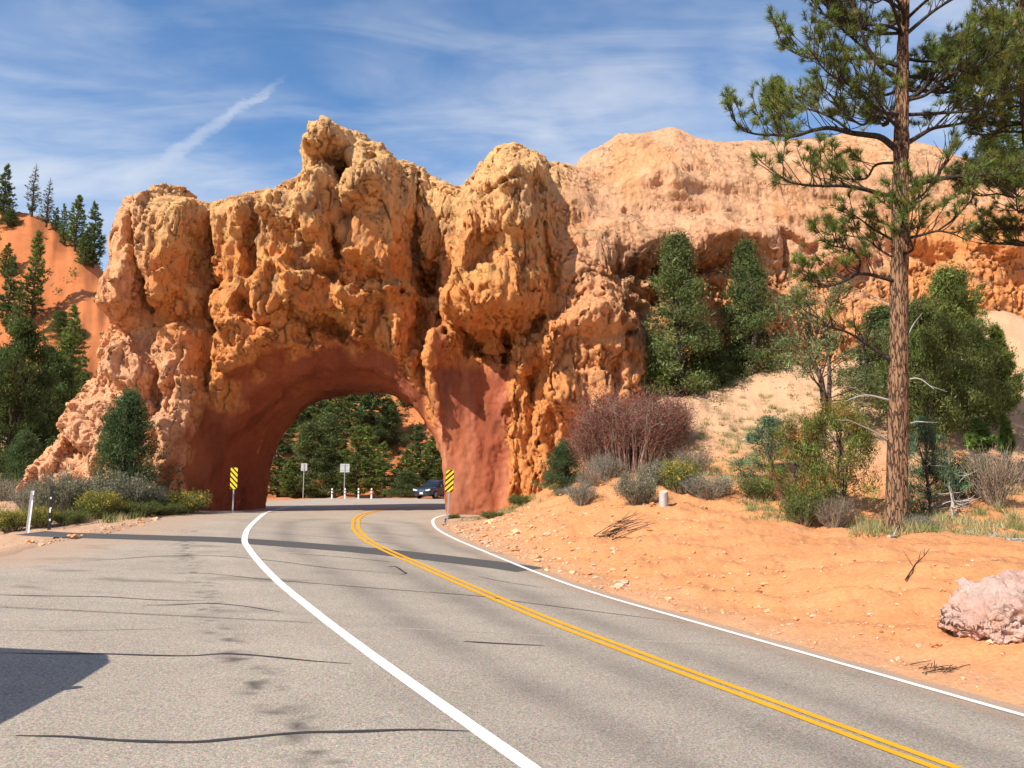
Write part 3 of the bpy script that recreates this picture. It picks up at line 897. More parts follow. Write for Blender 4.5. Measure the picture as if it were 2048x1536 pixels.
def surface_nets(Vf, org, h):
    s = Vf < 0
    nx, ny, nz = Vf.shape
    cs = [s[i:nx - 1 + i, j:ny - 1 + j, k:nz - 1 + k] for i in (0, 1) for j in (0, 1) for k in (0, 1)]
    cnt = sum(c.astype(np.int8) for c in cs)
    act = (cnt > 0) & (cnt < 8)
    ci = np.argwhere(act)
    idx = -np.ones(act.shape, np.int32); idx[act] = np.arange(len(ci))
    acc = np.zeros((len(ci), 3)); num = np.zeros(len(ci))
    corners = [(i, j, k) for i in (0, 1) for j in (0, 1) for k in (0, 1)]
    for a in range(8):
        for b in range(a + 1, 8):
            A, Bc = np.array(corners[a]), np.array(corners[b])
            if np.abs(A - Bc).sum() != 1: continue
            va = Vf[tuple((ci + A).T)]; vb = Vf[tuple((ci + Bc).T)]
            m = (va < 0) != (vb < 0)
            t = np.clip(va / (va - vb + 1e-12), 0.03, 0.97)
            acc += np.where(m[:, None], A + (Bc - A) * t[:, None], 0); num += m
    P = (ci + acc / num[:, None]) * h + org
    faces = []
    for ax in range(3):
        sl0 = [slice(1, -1)] * 3; sl1 = [slice(1, -1)] * 3
        sl0[ax] = slice(0, -1); sl1[ax] = slice(1, None)
        a = s[tuple(sl0)]; b = s[tuple(sl1)]
        e = np.argwhere(a != b)
        off = np.ones(3, int); off[ax] = 0
        base = e + off
        o1, o2 = [d for d in range(3) if d != ax]
        def cell(d1, d2):
            c = base.copy(); c[:, o1] -= d1; c[:, o2] -= d2
            return idx[tuple(c.T)]
        q = np.stack([cell(1, 1), cell(0, 1), cell(0, 0), cell(1, 0)], -1)
        flip = a[tuple(e.T)] if ax != 1 else ~a[tuple(e.T)]
        q = np.where(flip[:, None], q, q[:, ::-1])
        faces.append(q[(q >= 0).all(1)])
    return P, np.concatenate(faces)


def subdiv(V, F):
    """split each quad in four and relax"""
    n = len(V)
    E = np.stack([F, np.roll(F, -1, 1)], -1).reshape(-1, 2)
    Es = np.sort(E, 1)
    key = Es[:, 0].astype(np.int64) * n + Es[:, 1]
    uq, first, inv = np.unique(key, return_index=True, return_inverse=True)
    em = (V[Es[first, 0]] + V[Es[first, 1]]) / 2
    fc = V[F].mean(1)
    ei = inv.reshape(-1, 4) + n
    fi = np.arange(len(F)) + n + len(uq)
    out = []
    for k in range(4):
        out.append(np.stack([F[:, k], ei[:, k], fi, ei[:, k - 1]], -1))
    return np.vstack([V, em, fc]), np.concatenate(out)


def smooth_v(V, F, it, lam=0.5):
    for _ in range(it):
        s = np.zeros_like(V); c = np.zeros(len(V))
        for k in range(4):
            a, b = F[:, k], F[:, (k + 1) % 4]
            for d in range(3):
                s[:, d] += np.bincount(a, V[b, d], len(V)) + np.bincount(b, V[a, d], len(V))
            c += np.bincount(a, minlength=len(V)) + np.bincount(b, minlength=len(V))
        V = np.where(c[:, None] > 0, V + lam * (s / np.maximum(c, 1)[:, None] - V), V)
    return V


def vnormals(V, F):
    n = np.cross(V[F[:, 2]] - V[F[:, 0]], V[F[:, 3]] - V[F[:, 1]])
    o = np.zeros_like(V)
    for k in range(4):
        for d in range(3):
            o[:, d] += np.bincount(F[:, k], n[:, d], len(V))
    return o / (np.linalg.norm(o, axis=1)[:, None] + 1e-9)


def build_rock():
    x, z, F, B, sd = rock_front()
    h = 0.16
    y = np.arange(32.2, 57.0, h)
    Fq = F[:, None, :]; Bq = B[:, None, :]; yq = y[None, :, None]
    V = np.maximum(Fq - yq, yq - Bq)
    V = np.maximum(V, -np.clip(sd, -2, 0.6)[:, None, :] * 1.0 - 0.0)
    tx, ty, tz = np.meshgrid(x, y, z, indexing='ij')
    tr = tunnel_r(tx, ty, tz).astype(np.float32)
    k = 0.45
    a, b = V, -tr
    hh = np.clip(0.5 + 0.5 * (a - b) / k, 0, 1)
    V = b * (1 - hh) + a * hh + k * hh * (1 - hh)
    V = np.clip(V, -1, 1).astype(np.float32)
    V[0] = V[-1] = 1; V[:, 0] = V[:, -1] = 1; V[:, :, -1] = 1; V[:, :, 0] = 1
    P, Q = surface_nets(V, np.array([x[0], y[0], z[0]]), h)
    P = smooth_v(P, Q, 1, 0.5)
    # drop what lies deep underground or far behind
    yr = interp(proj(P[:, 0], P[:, 1], P[:, 2])[0], Y0P) + interp(proj(P[:, 0], P[:, 1], P[:, 2])[0], RFP)
    hid = (P[:, 1] > yr + 3.5)[Q].all(1) & (tunnel_r(P[:, 0], P[:, 1], P[:, 2]) > 1.5)[Q].all(1)
    Qb = Q[hid]; P, Q = subdiv(P, Q[~hid]); Pb = P
    P = smooth_v(P, Q, 1, 0.5)
    Nn = vnormals(smooth_v(P, Q, 14, 0.6), Q)
    c = P[Q].mean(1); ncen = Nn[Q].mean(1)
    if (Nn * (P - P.mean(0))).sum() < 0:
        Q = Q[:, ::-1]; Nn = -Nn
    X, Y, Z = P.T
    U, Vv = proj(X, Y, Z)
    trd = tunnel_r(X, Y, Z)
    un = U + 16 * fbm(X * 0.5, Y * 0.5, Z * 0.5, 4, 120); vn = Vv + 16 * fbm(X * 0.5, Y * 0.5, Z * 0.5 + 9, 4, 121)
    nb = fbm(X * 0.7, Y * 0.7, Z * 0.7, 4, 122)
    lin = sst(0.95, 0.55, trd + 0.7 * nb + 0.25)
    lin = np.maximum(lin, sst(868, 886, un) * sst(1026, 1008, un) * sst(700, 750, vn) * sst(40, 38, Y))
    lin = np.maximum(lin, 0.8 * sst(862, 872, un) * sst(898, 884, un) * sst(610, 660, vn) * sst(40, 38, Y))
    gw = sst(1080, 1180, U)
    # relief
    wx = X + 0.45 * fbm(X * 0.6, Y * 0.6, Z * 0.4, 4, 130, 0.6); wz = Z + 0.45 * fbm(X * 0.6, Y * 0.6, Z * 0.6 + 5, 4, 131, 0.6); wy = Y + 0.45 * fbm(X * 0.6, Y * 0.6 + 3, Z * 0.6 + 5, 4, 129, 0.6)
    def terr(n, k, w=0.3):
        """noise broken into flat steps with crisp edges"""
        q = n * k; f = np.floor(q)
        return (f + sst(0.5 - w / 2, 0.5 + w / 2, q - f)) / k
    b1 = terr(fbm(wx * 0.6, wy * 0.25, wz * 0.09, 3, 132, 0.6), 6, 0.22)      # upright ribs
    b2 = terr(fbm(wx * 0.14, wy * 0.14, wz * 0.85, 3, 150, 0.6), 6, 0.3)      # beds
    b3 = terr(fbm(wx * 1.6, wy * 0.5, wz * 0.42, 3, 151, 0.6), 5, 0.16)        # narrow ribs
    b4 = terr(fbm(wx * 0.9, wy * 0.4, wz * 0.7, 4, 152, 0.6), 6, 0.14)            # blocks
    rough = fbm(X * 3.0, Y * 2.0, Z * 1.0, 4, 138, 0.75)
    rough2 = fbm(X * 5.0, Y * 5.0, Z * 2.0, 3, 139, 0.75)
    lump = fbm(X * 0.8, Y * 0.5, Z * 0.45, 3, 143)
    ribs = fbm(wx * 3.0, wy * 1.0, wz * 0.22, 3, 160, 0.6); blades = fbm(wx * 1.4, wy * 0.5, wz * 0.16, 4, 163, 0.65)
    fis = -sst(0.05, 0.0, np.abs(fbm(wx * 0.9, wy * 0.4, wz * 0.2, 3, 161, 0.55)))       # upright fissures
    fis2 = -sst(0.035, 0.0, np.abs(fbm(wx * 0.35, wy * 0.35, wz * 0.9, 3, 162, 0.55)))   # bedding cracks
    rough_low = sst(560, 760, Vv) * (1 - gw)
    calm = gw * sst(540, 460, Vv + 30 * lump)              # the slickrock above the ledges is smoother
    b1 -= b1.mean(); b2 -= b2.mean(); b3 -= b3.mean(); b4 -= b4.mean()
    d = (1 - gw) * (0.30 * b1 + 0.13 * b3 + 0.06 * b4) + gw * (1 - 0.7 * calm) * (0.30 * b1 + 0.12 * b3 + 0.34 * b2 + 0.10 * b4)
    d += (1 - 0.75 * calm) * (0.30 * fis + (0.16 + 0.12 * gw) * fis2 + 0.08 * ribs) + (0.085 - 0.055 * calm) * rough + (0.085 - 0.03 * calm) * rough2
    d += rough_low * (0.55 * blades + 0.08 * b3 + 0.05 * rough) + (1 - gw) * (1 - rough_low) * 0.22 * blades
    d += calm * 0.35 * fbm(X * 0.35, Y * 0.2, Z * 0.25, 3, 144)
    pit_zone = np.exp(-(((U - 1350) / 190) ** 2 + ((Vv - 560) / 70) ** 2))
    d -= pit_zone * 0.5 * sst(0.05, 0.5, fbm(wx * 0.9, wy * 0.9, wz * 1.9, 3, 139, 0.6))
    d = d * (1 - 0.80 * lin) + lin * (0.16 * fbm(X * 0.7, Y * 0.7, Z * 0.5, 4, 138, 0.6))
    back = sst(0.2, 0.6, Nn[:, 1])
    w = (sst(0.05, 0.6, -Nn[:, 1]) * (1 - lin))[:, None] * 0.85
    P = P + (Nn * (1 - w) + np.array([0, -1.0, 0]) * w) * (d * (1 - 0.5 * back))[:, None]
    # colours of the stone itself
    n1 = fbm(X * 0.22, Y * 0.22, Z * 0.22, 4, 140); n2 = fbm(X * 0.9, Y * 0.9, Z * 0.5, 4, 141); n3 = fbm(X * 0.5, Y * 0.5, Z * 1.4, 4, 142)
    orange = np.array([0.68, 0.275, 0.090]); peach = np.array([0.74, 0.395, 0.220]); tan = np.array([0.66, 0.385, 0.185]); brown = np.array([0.40, 0.225, 0.115])
    pink = np.array([0.62, 0.345, 0.205]); ochre = np.array([0.68, 0.375, 0.130]); red = np.array([0.215, 0.060, 0.029])
    col = np.tile(orange, (len(X), 1))
    def lay(c, w):
        nonlocal col
        w = np.clip(w, 0, 1)[:, None]; col = col * (1 - w) + c * w
    lay(ochre, 0.7 * sst(-0.1, 0.4, n3) * sst(700, 560, vn))
    lay(tan * np.array([1.03, 1.06, 1.0]), sst(520, 360, vn + 120 * n1) * 0.85)
    lay(peach, sst(620, 760, vn) * sst(420, 330, un) * 0.9)
    lay(peach, sst(330, 250, un) * 0.65)
    lay(pink, gw * sst(720, 480, vn + 60 * n1) * 0.8); lay(orange, gw * sst(0.05, 0.4, n1 + 0.4 * n2) * 0.35)
    lay(peach, gw * sst(560, 640, vn) * (0.5 + 0.5 * n2))
    lay(orange, gw * sst(520, 680, vn) * 0.35)
    lay(orange, gw * sst(1760, 1830, un) * sst(400, 440, vn + 40 * n2) * 0.8)
    lay(brown, sst(0.08, 0.45, n2 + 0.25 * n1) * sst(640, 420, vn) * (1 - gw * 0.65) * 0.75)
    lay(brown * 0.9, sst(430, 470, un) * sst(930, 900, un) * sst(690, 560, vn) * sst(-0.15, 0.35, n2 + n1 * 0.5) * 0.62)
    lay(brown, sst(0.05, 0.45, n3) * gw * 0.5)
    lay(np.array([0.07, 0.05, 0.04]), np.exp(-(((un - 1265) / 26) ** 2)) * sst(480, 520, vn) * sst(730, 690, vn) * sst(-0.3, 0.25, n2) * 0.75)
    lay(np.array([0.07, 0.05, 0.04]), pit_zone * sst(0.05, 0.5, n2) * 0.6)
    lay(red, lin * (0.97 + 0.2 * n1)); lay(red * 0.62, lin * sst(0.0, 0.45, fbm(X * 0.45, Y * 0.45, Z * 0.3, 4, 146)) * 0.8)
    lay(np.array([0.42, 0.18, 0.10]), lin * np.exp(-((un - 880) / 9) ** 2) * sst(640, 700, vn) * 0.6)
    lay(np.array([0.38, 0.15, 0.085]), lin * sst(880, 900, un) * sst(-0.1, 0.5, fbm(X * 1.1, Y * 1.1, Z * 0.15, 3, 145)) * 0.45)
    # keep only what stands above the ground, with a margin
    Qb = Qb[:, :]
    keep = (P[Q][:, :, 2].max(1) > terrain_z(c[:, 0], c[:, 1], False) - 1.2) & (c[:, 2] > 0.75)
    Q = Q[keep]; c = c[keep]
    print('rock quads', len(Q)); lf = lin[Q].mean(1) > 0.5
    root = thing('rock_arch', 'huge orange and tan sandstone fin pierced by the arched road tunnel', 'rock arch', (-8, 38, 1.4))
    Qb = Qb[P[Qb][:, :, 2].max(1) > 1.0]
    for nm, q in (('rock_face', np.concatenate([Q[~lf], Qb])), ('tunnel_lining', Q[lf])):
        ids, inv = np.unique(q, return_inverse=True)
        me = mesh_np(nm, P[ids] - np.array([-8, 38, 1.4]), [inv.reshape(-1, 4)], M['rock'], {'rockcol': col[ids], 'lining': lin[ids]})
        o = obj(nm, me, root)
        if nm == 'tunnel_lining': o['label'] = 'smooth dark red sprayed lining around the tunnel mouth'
    return P, Q


def rock_mat():
    m, n, b = new_mat('sandstone', 0.93, 0.12)
    co = n.new('ShaderNodeTexCoord').outputs['Object']
    c = n.attr('rockcol'); lin = n.attr('lining', 'Fac')
    a = n.noise(n.scalev(co, (1, 1, 0.5)), 1.6, 9, 0.72); e = n.noise(n.scalev(co, (1, 1, 0.45)), 6.0, 9, 0.78); s = n.noise(co, 18, 7, 0.8)
    k = n.math('ADD', n.math('MULTIPLY', a, 0.8), n.math('ADD', n.math('MULTIPLY', e, 1.0), n.math('MULTIPLY', s, 1.0)))
    k = n.math('SUBTRACT', k, 0.03)
    c = n.mix(1.0, c, k, 'MULTIPLY')
    v = n.vor(n.scalev(co, (1, 1, 0.5)), 3.2)
    sp = n.smooth(n.noise(co, 5.5, 6, 0.7), 0.58, 0.72)
    c = n.mix(n.math('MULTIPLY', n.math('MULTIPLY', sp, n.math('SUBTRACT', 1.0, lin)), 0.35), c, (0.17, 0.105, 0.06))
    # thin dark cracks running through the stone
    nzv = n.new('ShaderNodeTexNoise'); n.link(co, nzv.inputs['Vector']); nzv.inputs['Scale'].default_value = 1.1; nzv.inputs['Detail'].default_value = 6
    scv = n.new('ShaderNodeVectorMath', operation='SCALE'); n.link(nzv.outputs['Color'], scv.inputs[0]); scv.inputs['Scale'].default_value = 1.8
    ck = n.vor(n.vmath('ADD', n.scalev(co, (1.1, 1.1, 0.30)), scv.outputs[0]), 1.0, 'DISTANCE_TO_EDGE').outputs['Distance']
    ck = n.math('MULTIPLY', n.math('MULTIPLY', n.smooth(ck, 0.035, 0.0), n.math('SUBTRACT', 1.0, lin)), n.smooth(n.noise(co, 0.7, 3), 0.42, 0.58))
    c = n.mix(n.math('MULTIPLY', ck, 0.38), c, (0.10, 0.055, 0.03))
    n.link(c, b.inputs['Base Color'])
    bp = n.new('ShaderNodeBump'); bp.inputs['Distance'].default_value = 0.26
    n.link(n.math('SUBTRACT', 0.95, n.math('MULTIPLY', lin, 0.62)), bp.inputs['Strength'])
    hgt = n.math('ADD', n.math('MULTIPLY', e, 0.8), n.math('ADD', n.math('MULTIPLY', s, 0.42), n.math('ADD', n.math('MULTIPLY', v.outputs['Distance'], -0.35), n.math('MULTIPLY', ck, -0.5))))
    n.link(hgt, bp.inputs['Height']); n.link(bp.outputs[0], b.inputs['Normal'])
    return m
M['rock'] = rock_mat()
ROCK_P, ROCK_Q = build_rock()


# ------------------------------------------------------------------ vegetation
def rnd_dirs(rng, n):
    v = rng.normal(size=(n, 3)); return v / (np.linalg.norm(v, axis=1)[:, None] + 1e-9)


def jit(rng, base, n, amt, hue=0.08):
    """n colours around base"""
    base = np.asarray(base) * np.array([1.75, 1.68, 1.45])
    k = np.exp(rng.normal(0, amt, (n, 1)))
    return np.clip(np.asarray(base) * k * (1 + rng.normal(0, hue, (n, 3))), 0.004, 1)


def leaf_spray(mb, rng, centres, normals, per, spread, size, cols, aspect=2.2, updir=0.35):
    """small leaf-shaped faces round each centre, facing all ways with a bias outwards and up"""
    n = len(centres)
    c = np.repeat(centres, per, 0) + rng.normal(0, 1, (n * per, 3)) * np.repeat(np.broadcast_to(spread, (n,)), per)[:, None]
    ax = rnd_dirs(rng, n * per) * 0.9 + np.repeat(normals, per, 0) * 0.7 + np.array([0, 0, updir])
    ax /= np.linalg.norm(ax, axis=1)[:, None]
    sd = np.cross(ax, rnd_dirs(rng, n * per)); sd /= np.linalg.norm(sd, axis=1)[:, None] + 1e-9
    L = (size * np.exp(rng.normal(0, 0.3, n * per)))[:, None]
    W = L / aspect
    col = np.repeat(cols, per, 0) * np.exp(rng.normal(0, 0.16, (n * per, 1)))
    mb.tris(c, ax * L, -ax * L * 0.35 + sd * W, -ax * L * 0.35 - sd * W, col)


def needle_tufts(mb, rng, tips, dirs, per, length, width, cols):
    n = len(tips)
    d = np.repeat(dirs, per, 0) * 0.75 + rnd_dirs(rng, n * per) * 0.85 + np.array([0, 0, 0.12])
    d /= np.linalg.norm(d, axis=1)[:, None] + 1e-9
    s = np.cross(d, rnd_dirs(rng, n * per)); s /= np.linalg.norm(s, axis=1)[:, None] + 1e-9
    L = (length * rng.uniform(0.7, 1.15, n * per))[:, None]
    c = np.repeat(tips, per, 0) - np.repeat(dirs, per, 0) * rng.uniform(0, 0.6, (n * per, 1)) * L
    col = np.repeat(cols, per, 0) * np.exp(rng.normal(0, 0.18, (n * per, 1)))
    mb.tris(c, d * L, s * width, -s * width, col)


def bent(rng, p0, p1, n=6, wob=0.06, sag=0.0):
    """a branch from p0 to p1, wandering"""
    t = np.linspace(0, 1, n)[:, None]
    L = np.linalg.norm(np.asarray(p1) - np.asarray(p0))
    P = np.asarray(p0) * (1 - t) + np.asarray(p1) * t
    w = rng.normal(0, wob * L, (n, 3)); w[0] = 0
    P = P + np.cumsum(w, 0) * 0.4 * np.sin(np.pi * np.clip(t, 0, 0.8))
    P[:, 2] += -sag * L * np.sin(np.pi * t[:, 0])
    return P


def pine_mesh(seed, h=9.0, rad=2.2, base=0.12, shape=1.0, needle=0.30, wid=0.035, per=9, green=(0.060, 0.085, 0.028), dens=1.0, up=0.25, dead=False):
    """a conifer with whorled limbs and needle tufts; returns trunk and crown meshes"""
    rng = np.random.default_rng(seed)
    wood = MB(); leaf = MB()
    lean = rng.normal(0, 0.02, 2) * h
    n = 14
    t = np.linspace(0, 1, n)
    P = np.column_stack([lean[0] * t ** 2 + rng.normal(0, 0.012 * h, n) * t, lean[1] * t ** 2 + rng.normal(0, 0.012 * h, n) * t, h * t])
    wood.tube(P, 0.020 * h * (1 - t) ** 0.8 + 0.012, 8)
    def trunk(z):
        return np.array([np.interp(z, P[:, 2], P[:, 0]), np.interp(z, P[:, 2], P[:, 1]), z])
    z = base * h
    tips, dirs = [], []
    while z < h * 0.985:
        f = (z / h - base) / (1 - base)
        prof = (1 - f) ** 0.75 * (0.55 + 0.45 * min(1, f * 5)) * shape + 0.05
        k = rng.integers(4, 7)
        a0 = rng.uniform(0, 6.28)
        for q in range(k):
            a = a0 + q * 6.283 / k + rng.normal(0, 0.25)
            L = rad * prof * rng.uniform(0.55, 1.2)
            if rng.random() < 0.08: continue
            rise = L * (up * (0.3 + f) + rng.normal(0, 0.10))
            p0 = trunk(z); p1 = p0 + np.array([math.cos(a) * L, math.sin(a) * L, rise])
            B = bent(rng, p0, p1, 5, 0.05, 0.06)
            wood.tube(B, np.linspace(0.007 * h * (1 - f) + 0.012, 0.008, 5), 4, cap=False)
            m = max(3, int(dens * (3 + L * 4.2)))
            tt = rng.uniform(0.30, 1.0, m) ** 0.8
            c = np.array([[np.interp(u, np.linspace(0, 1, 5), B[:, j]) for j in range(3)] for u in tt])
            side = np.array([-math.sin(a), math.cos(a), 0])
            off = rng.normal(0, 0.16 * L, m) * (1.1 - tt * 0.6)
            c = c + side * off[:, None] + np.array([0, 0, 1]) * rng.normal(0.05, 0.07 * (0.6 + L * 0.3), m)[:, None]
            d = np.array([math.cos(a), math.sin(a), 0.5]) + side * (off / (L + 0.1))[:, None]
            tips.append(c); dirs.append(d / np.linalg.norm(d, axis=1)[:, None])
        z += h * rng.uniform(0.026, 0.042)
    tips.append(trunk(h) + rng.normal(0, 0.05, (5, 3))); dirs.append(np.tile([0, 0, 1.0], (5, 1)))
    tips = np.vstack(tips); dirs = np.vstack(dirs)
    if dead:
        keep = (rng.random(len(tips)) < np.clip(1.15 - tips[:, 2] / h * 1.2, 0, 1)); tips = tips[keep]; dirs = dirs[keep]
    cols = jit(rng, green, len(tips), 0.28)
    needle_tufts(leaf, rng, tips, dirs, per, needle, wid, cols)
    return wood.mesh('trunk', M['bark']), leaf.mesh('crown', M['needle'], False)


def juniper_mesh(seed, h=6.0, rad=1.6, green=(0.075, 0.095, 0.045), n_cl=230, per=46, size=0.085, cone=0.9, low=0.05, gap=0.1, lean=0.0, alt=None):
    """a juniper: several twisting stems and dense clumps of scaly sprays"""
    rng = np.random.default_rng(seed)
    wood = MB(); leaf = MB()
    stems = rng.integers(2, 4)
    for k in range(stems):
        a = rng.uniform(0, 6.28); r = rad * rng.uniform(0.05, 0.35)
        top = np.array([math.cos(a) * r + lean, math.sin(a) * r, h * rng.uniform(0.6, 0.92)])
        P = bent(rng, np.array([0, 0, -0.15]), top, 8, 0.05)
        wood.tube(P, np.linspace(0.030 * h / stems ** 0.3, 0.015, 8), 7)
    lob = rng.uniform(0, 6.28, 5)
    cs, ns = [], []
    tries = 0; kids = 6
    while len(cs) < n_cl // kids and tries < n_cl * 12:
        tries += 1
        f = rng.random() ** (0.85)
        z = h * (low + (0.98 - low) * f)
        R = rad * ((1 - f) ** cone * 0.95 + 0.05) * min(1, 0.45 + f * 5)
        a = rng.uniform(0, 6.283)
        lobes = 1 + 0.22 * math.sin(3 * a + lob[0] + f * 6) + 0.16 * math.sin(5 * a + lob[1] - f * 9) + 0.12 * math.sin(f * 17 + lob[2])
        r = R * lobes * math.sqrt(rng.uniform(0.12, 1.0)) * rng.uniform(0.9, 1.08)
        if math.sin(a * 2 + lob[3] + f * 8) * math.sin(f * 11 + lob[4]) > 1 - gap * 3 and rng.random() < 0.85: continue
        cs.append((math.cos(a) * r + lean * f, math.sin(a) * r, z)); ns.append((math.cos(a) * 0.8, math.sin(a) * 0.8, 0.6))
    # each clump is a handful of sprays round one limb end, with gaps between the clumps
    cl = 0.10 * rad + 0.10
    own = np.exp(rng.normal(0, 0.16, len(cs)))
    cs = np.repeat(np.array(cs), kids, 0); ns = np.repeat(np.array(ns), kids, 0); own = np.repeat(own, kids)
    cs = cs + rng.normal(0, 1, cs.shape) * np.array([cl, cl, cl * 0.8]) * (1.1 - 0.75 * np.clip(cs[:, 2:] / h, 0, 1)); cs[:, 2] = np.maximum(cs[:, 2], 0.05)
    for k in range(0, len(cs), kids):     # limbs reaching out to the clumps
        z0 = cs[k, 2] * 0.72
        wood.tube(bent(rng, np.array([lean * z0 / h, 0, z0]), cs[k], 4, 0.06), np.linspace(0.018 * h / 4, 0.006, 4), 4, cap=False)
    cols = jit(rng, green, len(cs), 0.20, 0.06) * own[:, None]
    if alt is not None:
        m = rng.random(len(cs)) < alt[1]; cols[m] = jit(rng, alt[0], int(m.sum()), 0.25)
    per = int(per * 1.45)
    leaf_spray(leaf, rng, cs, ns, per, (0.055 * h ** 0.35) * rng.uniform(0.8, 1.7, len(cs)) * (rad / 1.5) ** 0.4, size * 0.95, cols, 4.2)
    return wood.mesh('trunk', M['bark']), leaf.mesh('crown', M['leaf'], False)


def shrub_mesh(seed, h=1.0, rad=0.8, stems=60, leaf_col=((0.17, 0.18, 0.12),), per=26, size=0.035, twig=(0.16, 0.12, 0.09), tip=None, fill=0.8, aspect=2.6, fork=3, foot=0.22):
    """a bush of upright forking twigs with leaves towards their ends; tip colours the flowering tops"""
    rng = np.random.default_rng(seed)
    wood = MB(); leaf = MB()
    cc, nn, col = [], [], []
    for k in range(stems):
        a = rng.uniform(0, 6.283); r = rad * math.sqrt(rng.random())
        hh = h * (0.55 + 0.45 * math.sqrt(max(0, 1 - (r / rad) ** 2))) * rng.uniform(0.75, 1.1)
        p0 = np.array([math.cos(a) * r * foot, math.sin(a) * r * foot, -0.05]); p1 = np.array([math.cos(a) * r, math.sin(a) * r, hh])
        B = bent(rng, p0, p1, 6, 0.08)
        wood.tube(B, np.linspace(0.008 + 0.004 * h, 0.003, 6), 3, col=jit(rng, twig, 1, 0.2)[0], cap=False)
        for q in range(fork):
            i = rng.integers(2, 5); e = B[i] + (rnd_dirs(rng, 1)[0] * 0.8 + np.array([math.cos(a) * 0.5, math.sin(a) * 0.5, 0.9])) * 0.28 * h * rng.uniform(0.5, 1)
            wood.tube(np.array([B[i], (B[i] + e) / 2 + rng.normal(0, 0.02 * h, 3), e]), [0.005, 0.004, 0.002], 3, col=jit(rng, twig, 1, 0.2)[0], cap=False)
            for u in (0.55, 1.0):
                if rng.random() < fill:
                    cc.append(B[i] * (1 - u) + e * u); nn.append((math.cos(a) * 0.5, math.sin(a) * 0.5, 0.7)); col.append(leaf_col[rng.integers(len(leaf_col))])
        for u in (0.55, 0.75, 0.97):
            if rng.random() < fill:
                c = np.array([np.interp(u, np.linspace(0, 1, 6), B[:, j]) for j in range(3)])
                cc.append(c); nn.append((math.cos(a) * 0.4, math.sin(a) * 0.4, 0.8))
                col.append(tip if (tip is not None and u > 0.9) else leaf_col[rng.integers(len(leaf_col))])
    cc = np.array(cc); nn = np.array(nn)
    cols = np.array(col) * np.exp(rng.normal(0, 0.2, (len(col), 1)))
    leaf_spray(leaf, rng, cc, nn, per, 0.050 * (h + rad) * 0.8, size, cols, aspect)
    return wood.mesh('twigs', M['twig']), leaf.mesh('leaves', M['leaf'], False)


VAR = {}
def place(kind, name, label, cat, px, py, D, hpx=None, wpx=None, rz=None, group=None, on=True, dz=0.0, sink=0.03):
    """stand a tree or bush with its foot at a pixel of the photograph at distance D, as tall and wide as it shows there"""
    p = at(px, py, D)
    z = ground(p[0], p[1]) if on else p[2]
    (w, l), h0, r0, nm = VAR[kind]
    mpp = D / FPX
    sh = hpx * mpp / h0 if hpx else 1.0
    sw = wpx * mpp / (2 * r0) if wpx else sh
    rz = (px * 12.9898 + py * 3.1) % 6.283 if rz is None else rz
    t = thing(name, label, cat, (p[0], p[1], z - sink + dz), rz, (sw, sw, sh), group)
    obj(nm[0], w, t); obj(nm[1], l, t)
    return t


TC = ('trunk', 'crown'); SC = ('twigs', 'leaves')
for i in range(4):
    VAR['pine%d' % i] = (pine_mesh(100 + i, 9, 2.1, (0.10, 0.05, 0.14, 0.08)[i], 1.0, 0.34, 0.045, 9, ((0.085, 0.112, 0.036), (0.072, 0.102, 0.036), (0.100, 0.128, 0.040), (0.062, 0.090, 0.038))[i], 1.0), 9, 1.9, TC)
VAR['snag'] = (pine_mesh(120, 8, 1.6, 0.1, 0.8, 0.26, 0.04, 8, (0.075, 0.085, 0.05), 0.6, 0.7, True), 8, 1.3, TC)
VAR['young'] = (pine_mesh(130, 4, 1.0, 0.14, 1.0, 0.24, 0.022, 16, (0.085, 0.115, 0.030), 1.5, 0.4), 4, 0.9, TC)
VAR['sapling'] = (pine_mesh(131, 1.5, 0.5, 0.35, 1.0, 0.16, 0.012, 18, (0.075, 0.115, 0.030), 2.0, 0.5), 1.5, 0.45, TC)
for i in range(3):
    VAR['jun%d' % i] = (juniper_mesh(200 + i, 7.0, 1.7, ((0.078, 0.098, 0.042), (0.070, 0.090, 0.040), (0.066, 0.088, 0.040))[i], 760, 36, 0.080, (1.0, 1.05, 0.7)[i], 0.02, 0.04), 7.0, 1.30, TC)
VAR['dark'] = (juniper_mesh(226, 4.3, 1.7, (0.048, 0.072, 0.036), 900, 36, 0.065, 0.9, 0.0, 0.0), 4.3, 1.45, TC)
VAR['round'] = (juniper_mesh(211, 5.0, 2.4, (0.070, 0.088, 0.032), 820, 36, 0.080, 0.5, 0.06, 0.15), 5.0, 2.3, TC)
VAR['pinyon'] = (juniper_mesh(212, 5.0, 2.0, (0.078, 0.098, 0.032), 420, 38, 0.085, 0.6, 0.25, 0.2), 5.0, 1.9, TC)
VAR['sparse'] = (juniper_mesh(213, 6.0, 1.9, (0.095, 0.115, 0.062), 150, 34, 0.08, 0.35, 0.22, 0.35), 6.0, 1.8, TC)
VAR['blue'] = (juniper_mesh(214, 2.6, 1.3, (0.075, 0.112, 0.070), 240, 44, 0.055, 0.6, 0.0, 0.08), 2.6, 1.25, TC)
VAR['oak'] = (juniper_mesh(215, 3.1, 1.7, (0.085, 0.105, 0.030), 330, 40, 0.055, 0.35, 0.02, 0.15, alt=((0.13, 0.065, 0.025), 0.22)), 3.1, 1.65, TC)
VAR['broad'] = (juniper_mesh(216, 9.0, 2.9, (0.040, 0.058, 0.024), 520, 42, 0.13, 0.5, 0.02, 0.12), 9.0, 2.8, TC)
VAR['sage'] = (shrub_mesh(300, 1.0, 0.85, 70, ((0.19, 0.195, 0.14), (0.23, 0.22, 0.165), (0.16, 0.165, 0.11)), 20, 0.030, tip=(0.28, 0.26, 0.19)), 1.0, 0.8, SC)
